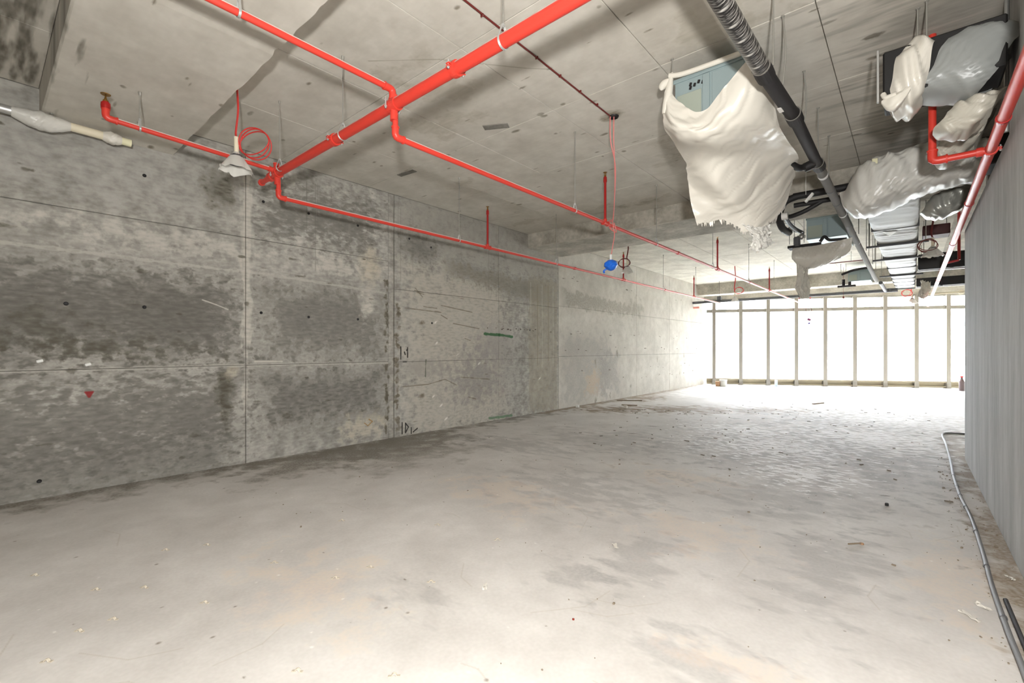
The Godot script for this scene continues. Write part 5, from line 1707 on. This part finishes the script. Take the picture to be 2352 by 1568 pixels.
# ------------------------------------------------------------------ things on the floor
func make_floor_things() -> void:
	var o := thing("floor_conduit", "grey flexible conduit snaking along the floor beside the right wall", "conduit", P(0.39, 0, 6))
	var path := smooth_path(line([[0.9, 0.014, 11.25], [0.56, 0.014, 11.2], [0.44, 0.014, 11.05], [0.405, 0.014, 10.7], [0.413, 0.014, 9.9], [0.398, 0.014, 8.43], [0.377, 0.014, 7.45], [0.377, 0.014, 6.5], [0.402, 0.014, 5.67], [0.397, 0.014, 4.77], [0.385, 0.014, 4.12], [0.387, 0.014, 3.5], [0.396, 0.014, 3.0], [0.4, 0.014, 1.5]]), 8)
	var m := MB.new()
	m.tube(path, 0.0135, 14)
	put(m, "conduit", M.conduit, o)
	for q in [[0.377, 7.45], [0.377, 6.9], [0.377, 6.5], [0.388, 6.05], [0.399, 5.3], [0.391, 4.5], [0.387, 3.7]]:
		m = MB.new()
		ring(m, P(q[0], 0.014, q[1]), Vector3.FORWARD, 0.0135, 0.02, 0.003, 14)
		put(m, "joint_ring", M.dark_grey, o)
	m = MB.new()
	m.tube(line([[0.425, 0.012, 3.98], [0.43, 0.012, 3.58], [0.436, 0.012, 3.2], [0.44, 0.012, 1.6]]), 0.011, 12)
	solo(m, "black_cable", M.rubber, P(0.43, 0, 3.2), "short straight black cable beside the grey conduit at lower right", "cable")

	m = MB.new()
	m.box(P(-6.42, 0.03, 9.98), Vector3(0.08, 0.06, 0.08), 0.008, Basis(Vector3.UP, 0.4))
	solo(m, "plaster_block", M.white, P(-6.42, 0, 9.98), "small white block on the floor against the left wall", "block")
	m = MB.new()
	m.box(P(-5.43, 0.035, 10.65), Vector3(0.08, 0.07, 0.08), 0.008, Basis(Vector3.UP, 0.2))
	solo(m, "plaster_block", M.paper, P(-5.43, 0, 10.65), "small pale block standing on the muddy floor off the left wall", "block")
	o = thing("bucket", "small white and brown carton at the foot of the leftmost panes", "bucket", P(-5.7, 0, 19.3))
	m = MB.new()
	m.lathe([Vector2(0, 0), Vector2(0.12, 0), Vector2(0.14, 0.24), Vector2(0.145, 0.24), Vector2(0.145, 0.26), Vector2(0, 0.25)], P(-5.62, 0, 19.3), Vector3.UP, 20)
	put(m, "tub", M.white, o)
	m = MB.new()
	m.box(P(-5.8, 0.1, 19.2), Vector3(0.16, 0.2, 0.16), 0.01, Basis(Vector3.UP, 0.3))
	put(m, "brown_carton", mat(Color(0.7, 0.55, 0.42), 0.8), o)
	m = MB.new()
	m.box(P(-4.02, 0.13, 20.6), Vector3(0.1, 0.26, 0.03), 0.004, Basis(Vector3.UP, 0.48))
	solo(m, "leaning_card", mat(Color(0.78, 0.84, 0.92), 0.6), P(-4.02, 0, 20.6), "pale bluish card leaning at the foot of the windows", "card")
	o = thing("bottle", "dark bottle standing by the window sill at the right wall's end", "bottle", P(1.36, 0, 22.7))
	m = MB.new()
	m.lathe([Vector2(0, 0), Vector2(0.075, 0), Vector2(0.08, 0.02), Vector2(0.08, 0.34), Vector2(0.04, 0.43), Vector2(0.035, 0.48), Vector2(0, 0.48)], P(1.36, 0, 22.7), Vector3.UP, 18)
	put(m, "body", mat(Color(0.3, 0.24, 0.24), 0.4), o)
	m = MB.new()
	m.lathe([Vector2(0, 0.48), Vector2(0.045, 0.48), Vector2(0.045, 0.53), Vector2(0, 0.54)], P(1.36, 0, 22.7), Vector3.UP, 14)
	put(m, "cap", mat(Color(0.7, 0.12, 0.12), 0.4), o)
	for q in [[-6.1, 12.2, 0.7, 0.6, "loose wooden lath lying on the floor by the left wall"], [-5.6, 11.2, 0.4, 0.4, "short loose wooden lath on the muddy floor"], [-1.9, 14.9, 0.5, 1.2, "loose wooden lath on the far whitened floor"]]:
		m = MB.new()
		m.box(P(q[0], 0.012, q[1]), Vector3(q[2], 0.022, 0.05), 0.003, Basis(Vector3.UP, q[3]))
		solo(m, "wooden_lath", M.wood, P(q[0], 0, q[1]), q[4], "lath")
	m = MB.new()
	m.lathe([Vector2(0, 0), Vector2(0.016, 0), Vector2(0.016, 0.02), Vector2(0.012, 0.026), Vector2(0, 0.026)], P(-0.173, 0, 5.672), Vector3.UP, 10)
	solo(m, "black_plug", M.black, P(-0.173, 0, 5.672), "tiny black plug alone on the open floor at right", "plug")
	m = MB.new()
	m.lathe([Vector2(0, 0), Vector2(0.006, 0), Vector2(0.007, 0.006), Vector2(0, 0.009)], P(-1.412, 0, 2.153), Vector3.UP, 8)
	solo(m, "red_bead", mat(Color(0.5, 0.16, 0.1), 0.6), P(-1.412, 0, 2.153), "tiny red-brown bead on the pale floor, bottom middle", "bead")
	o = thing("brown_screw", "brown screw anchor lying on the floor at right", "screw", P(-0.308, 0, 4.404))
	m = MB.new()
	m.tube(line([[-0.36, 0.01, 4.34], [-0.29, 0.01, 4.42]]), 0.006, 8)
	put(m, "shank", M.wood, o)
	m = MB.new()
	m.lathe([Vector2(0, 0), Vector2(0.016, 0.0), Vector2(0.014, 0.01), Vector2(0, 0.013)], P(-0.285, 0, 4.43), Vector3.UP, 10)
	put(m, "head", mat(Color(0.6, 0.46, 0.34), 0.7), o)
	# scraps of paper and film
	for q in [[0.315, 3.8, 0.045, "crumpled clear film scrap near the conduit at lower right"], [0.25, 3.62, 0.06, "thin curled film strip left of the conduit at lower right"], [0.49, 4.39, 0.03, "white paper chip against the right wall"], [-1.69, 3.15, 0.05, "torn white paper scrap in the middle of the floor"], [-2.02, 2.08, 0.04, "folded pale paper scrap on the near floor"]]:
		var f := noise(int(q[1] * 100), 1.0, 2)
		var rows := []
		for i in 7:
			var row := PackedVector3Array()
			for j in 7:
				var a: float = (i / 6.0 - 0.5) * 2.0 * q[2]
				var b: float = (j / 6.0 - 0.5) * q[2] * 0.8
				row.append(P(q[0] + a * 0.6 + b * 0.5 + 0.01 * f.get_noise_2d(i * 1.3, j * 1.1), 0.004 + 0.022 * absf(f.get_noise_2d(i * 0.9, j * 0.8 + 40.0)), q[1] - a * 0.7 + b * 0.6))
			rows.append(row)
		m = MB.new()
		m.grid(rows, false)
		solo(m, "paper_scrap", M.paper, P(q[0], 0, q[1]), q[3], "scrap")
	# little pale pipe saddles lying about the near floor
	var spots := [[-4.375, 0.246], [-3.129, 0.215], [-3.335, 0.351], [-3.828, 0.478], [-3.337, 0.489], [-3.632, 0.682], [-4.188, 0.91], [-3.147, 0.873], [-4.06, 1.141], [-3.366, 1.354], [-2.155, 0.97], [-2.842, 1.524], [-3.746, 2.07], [-2.802, 1.756], [-1.789, 1.245], [-2.329, 1.901], [-3.039, 2.55], [-2.448, 2.661]]
	var nth := ["first", "second", "third", "fourth", "fifth", "sixth", "seventh", "eighth", "ninth", "tenth", "eleventh", "twelfth", "thirteenth", "fourteenth", "fifteenth", "sixteenth", "seventeenth", "eighteenth"]
	var first: Node3D = null
	for k in spots.size():
		if first == null:
			first = thing("pipe_saddle", "first from the left of the small pale pipe saddles on the near floor", "pipe saddle", Vector3.ZERO, "pipe saddles on the near floor")
			m = MB.new()
			var arc := PackedVector3Array()
			for i in 9:
				var a := PI * i / 8.0
				arc.append(Vector3(cos(a) * 0.011, 0.002 + sin(a) * 0.012, 0))
			for w: float in [-0.005, 0.0, 0.005]:
				var q := PackedVector3Array()
				for p in arc: q.append(p + Vector3(0, 0, w))
				m.tube(q, 0.0028, 6)
			put(m, "strap", M.clip, first)
			for sgn: float in [-1.0, 1.0]:
				m = MB.new()
				m.box(Vector3(sgn * 0.019, 0.0025, 0), Vector3(0.017, 0.004, 0.015), 0.0012)
				put(m, "foot", M.clip, first)
			first.position = P(spots[0][0], 0, spots[0][1])
			first.rotation.y = 0.7
		else:
			var c := first.duplicate()
			c.name = numbered("pipe_saddle")
			add_child(c, true)
			c.position = P(spots[k][0], 0, spots[k][1])
			c.set_meta("label", "%s from the left of the small pale pipe saddles on the near floor" % nth[k])
			c.rotation.y = 0.7 + 0.15 * sin(k * 2.3)
	# crumbs: far too many to count
	var grit := MB.new()
	for k in 420:
		var near := k % 3 == 0
		var x := rng.randf_range(-5.5, 0.5) if not near else rng.randf_range(0.25, 0.54)
		var d := rng.randf_range(1.6, 10.0) if not near else rng.randf_range(2.9, 9.0)
		var s := rng.randf_range(0.0015, 0.0055) if k % 14 else 0.009
		if x > 0.3: x = minf(x, 0.36) if x < 0.42 else maxf(x, 0.47)
		grit.box(P(x, s * 0.5, d), Vector3(s * rng.randf_range(1.0, 3.0), s, s * 1.4), s * 0.2, Basis(Vector3.UP, rng.randf() * TAU))
	solo(grit, "grit", mat(Color(0.52, 0.47, 0.4), 0.9), Vector3.ZERO, "fine crumbs of mortar scattered over the floor", "grit", "", "stuff")
	var flakes := MB.new()
	for k in 150:
		var x := rng.randf_range(-4.5, 0.35)
		var d := rng.randf_range(6.0, 14.5)
		if k % 3 == 0:
			d = rng.randf_range(9.6, 12.6)
			x = -6.3 + (d - 9.6) * 1.3 + rng.randf_range(0.0, 1.2)
		var l := rng.randf_range(0.015, 0.07)
		flakes.box(P(x, 0.004, d), Vector3(l, 0.008, l * rng.randf_range(0.2, 0.5)), 0.002, Basis(Vector3.UP, rng.randf() * TAU))
	solo(flakes, "mud_flakes", mat(Color(0.42, 0.38, 0.32), 0.9), Vector3.ZERO, "dry brown mud flakes strewn over the far floor", "mud", "", "stuff")
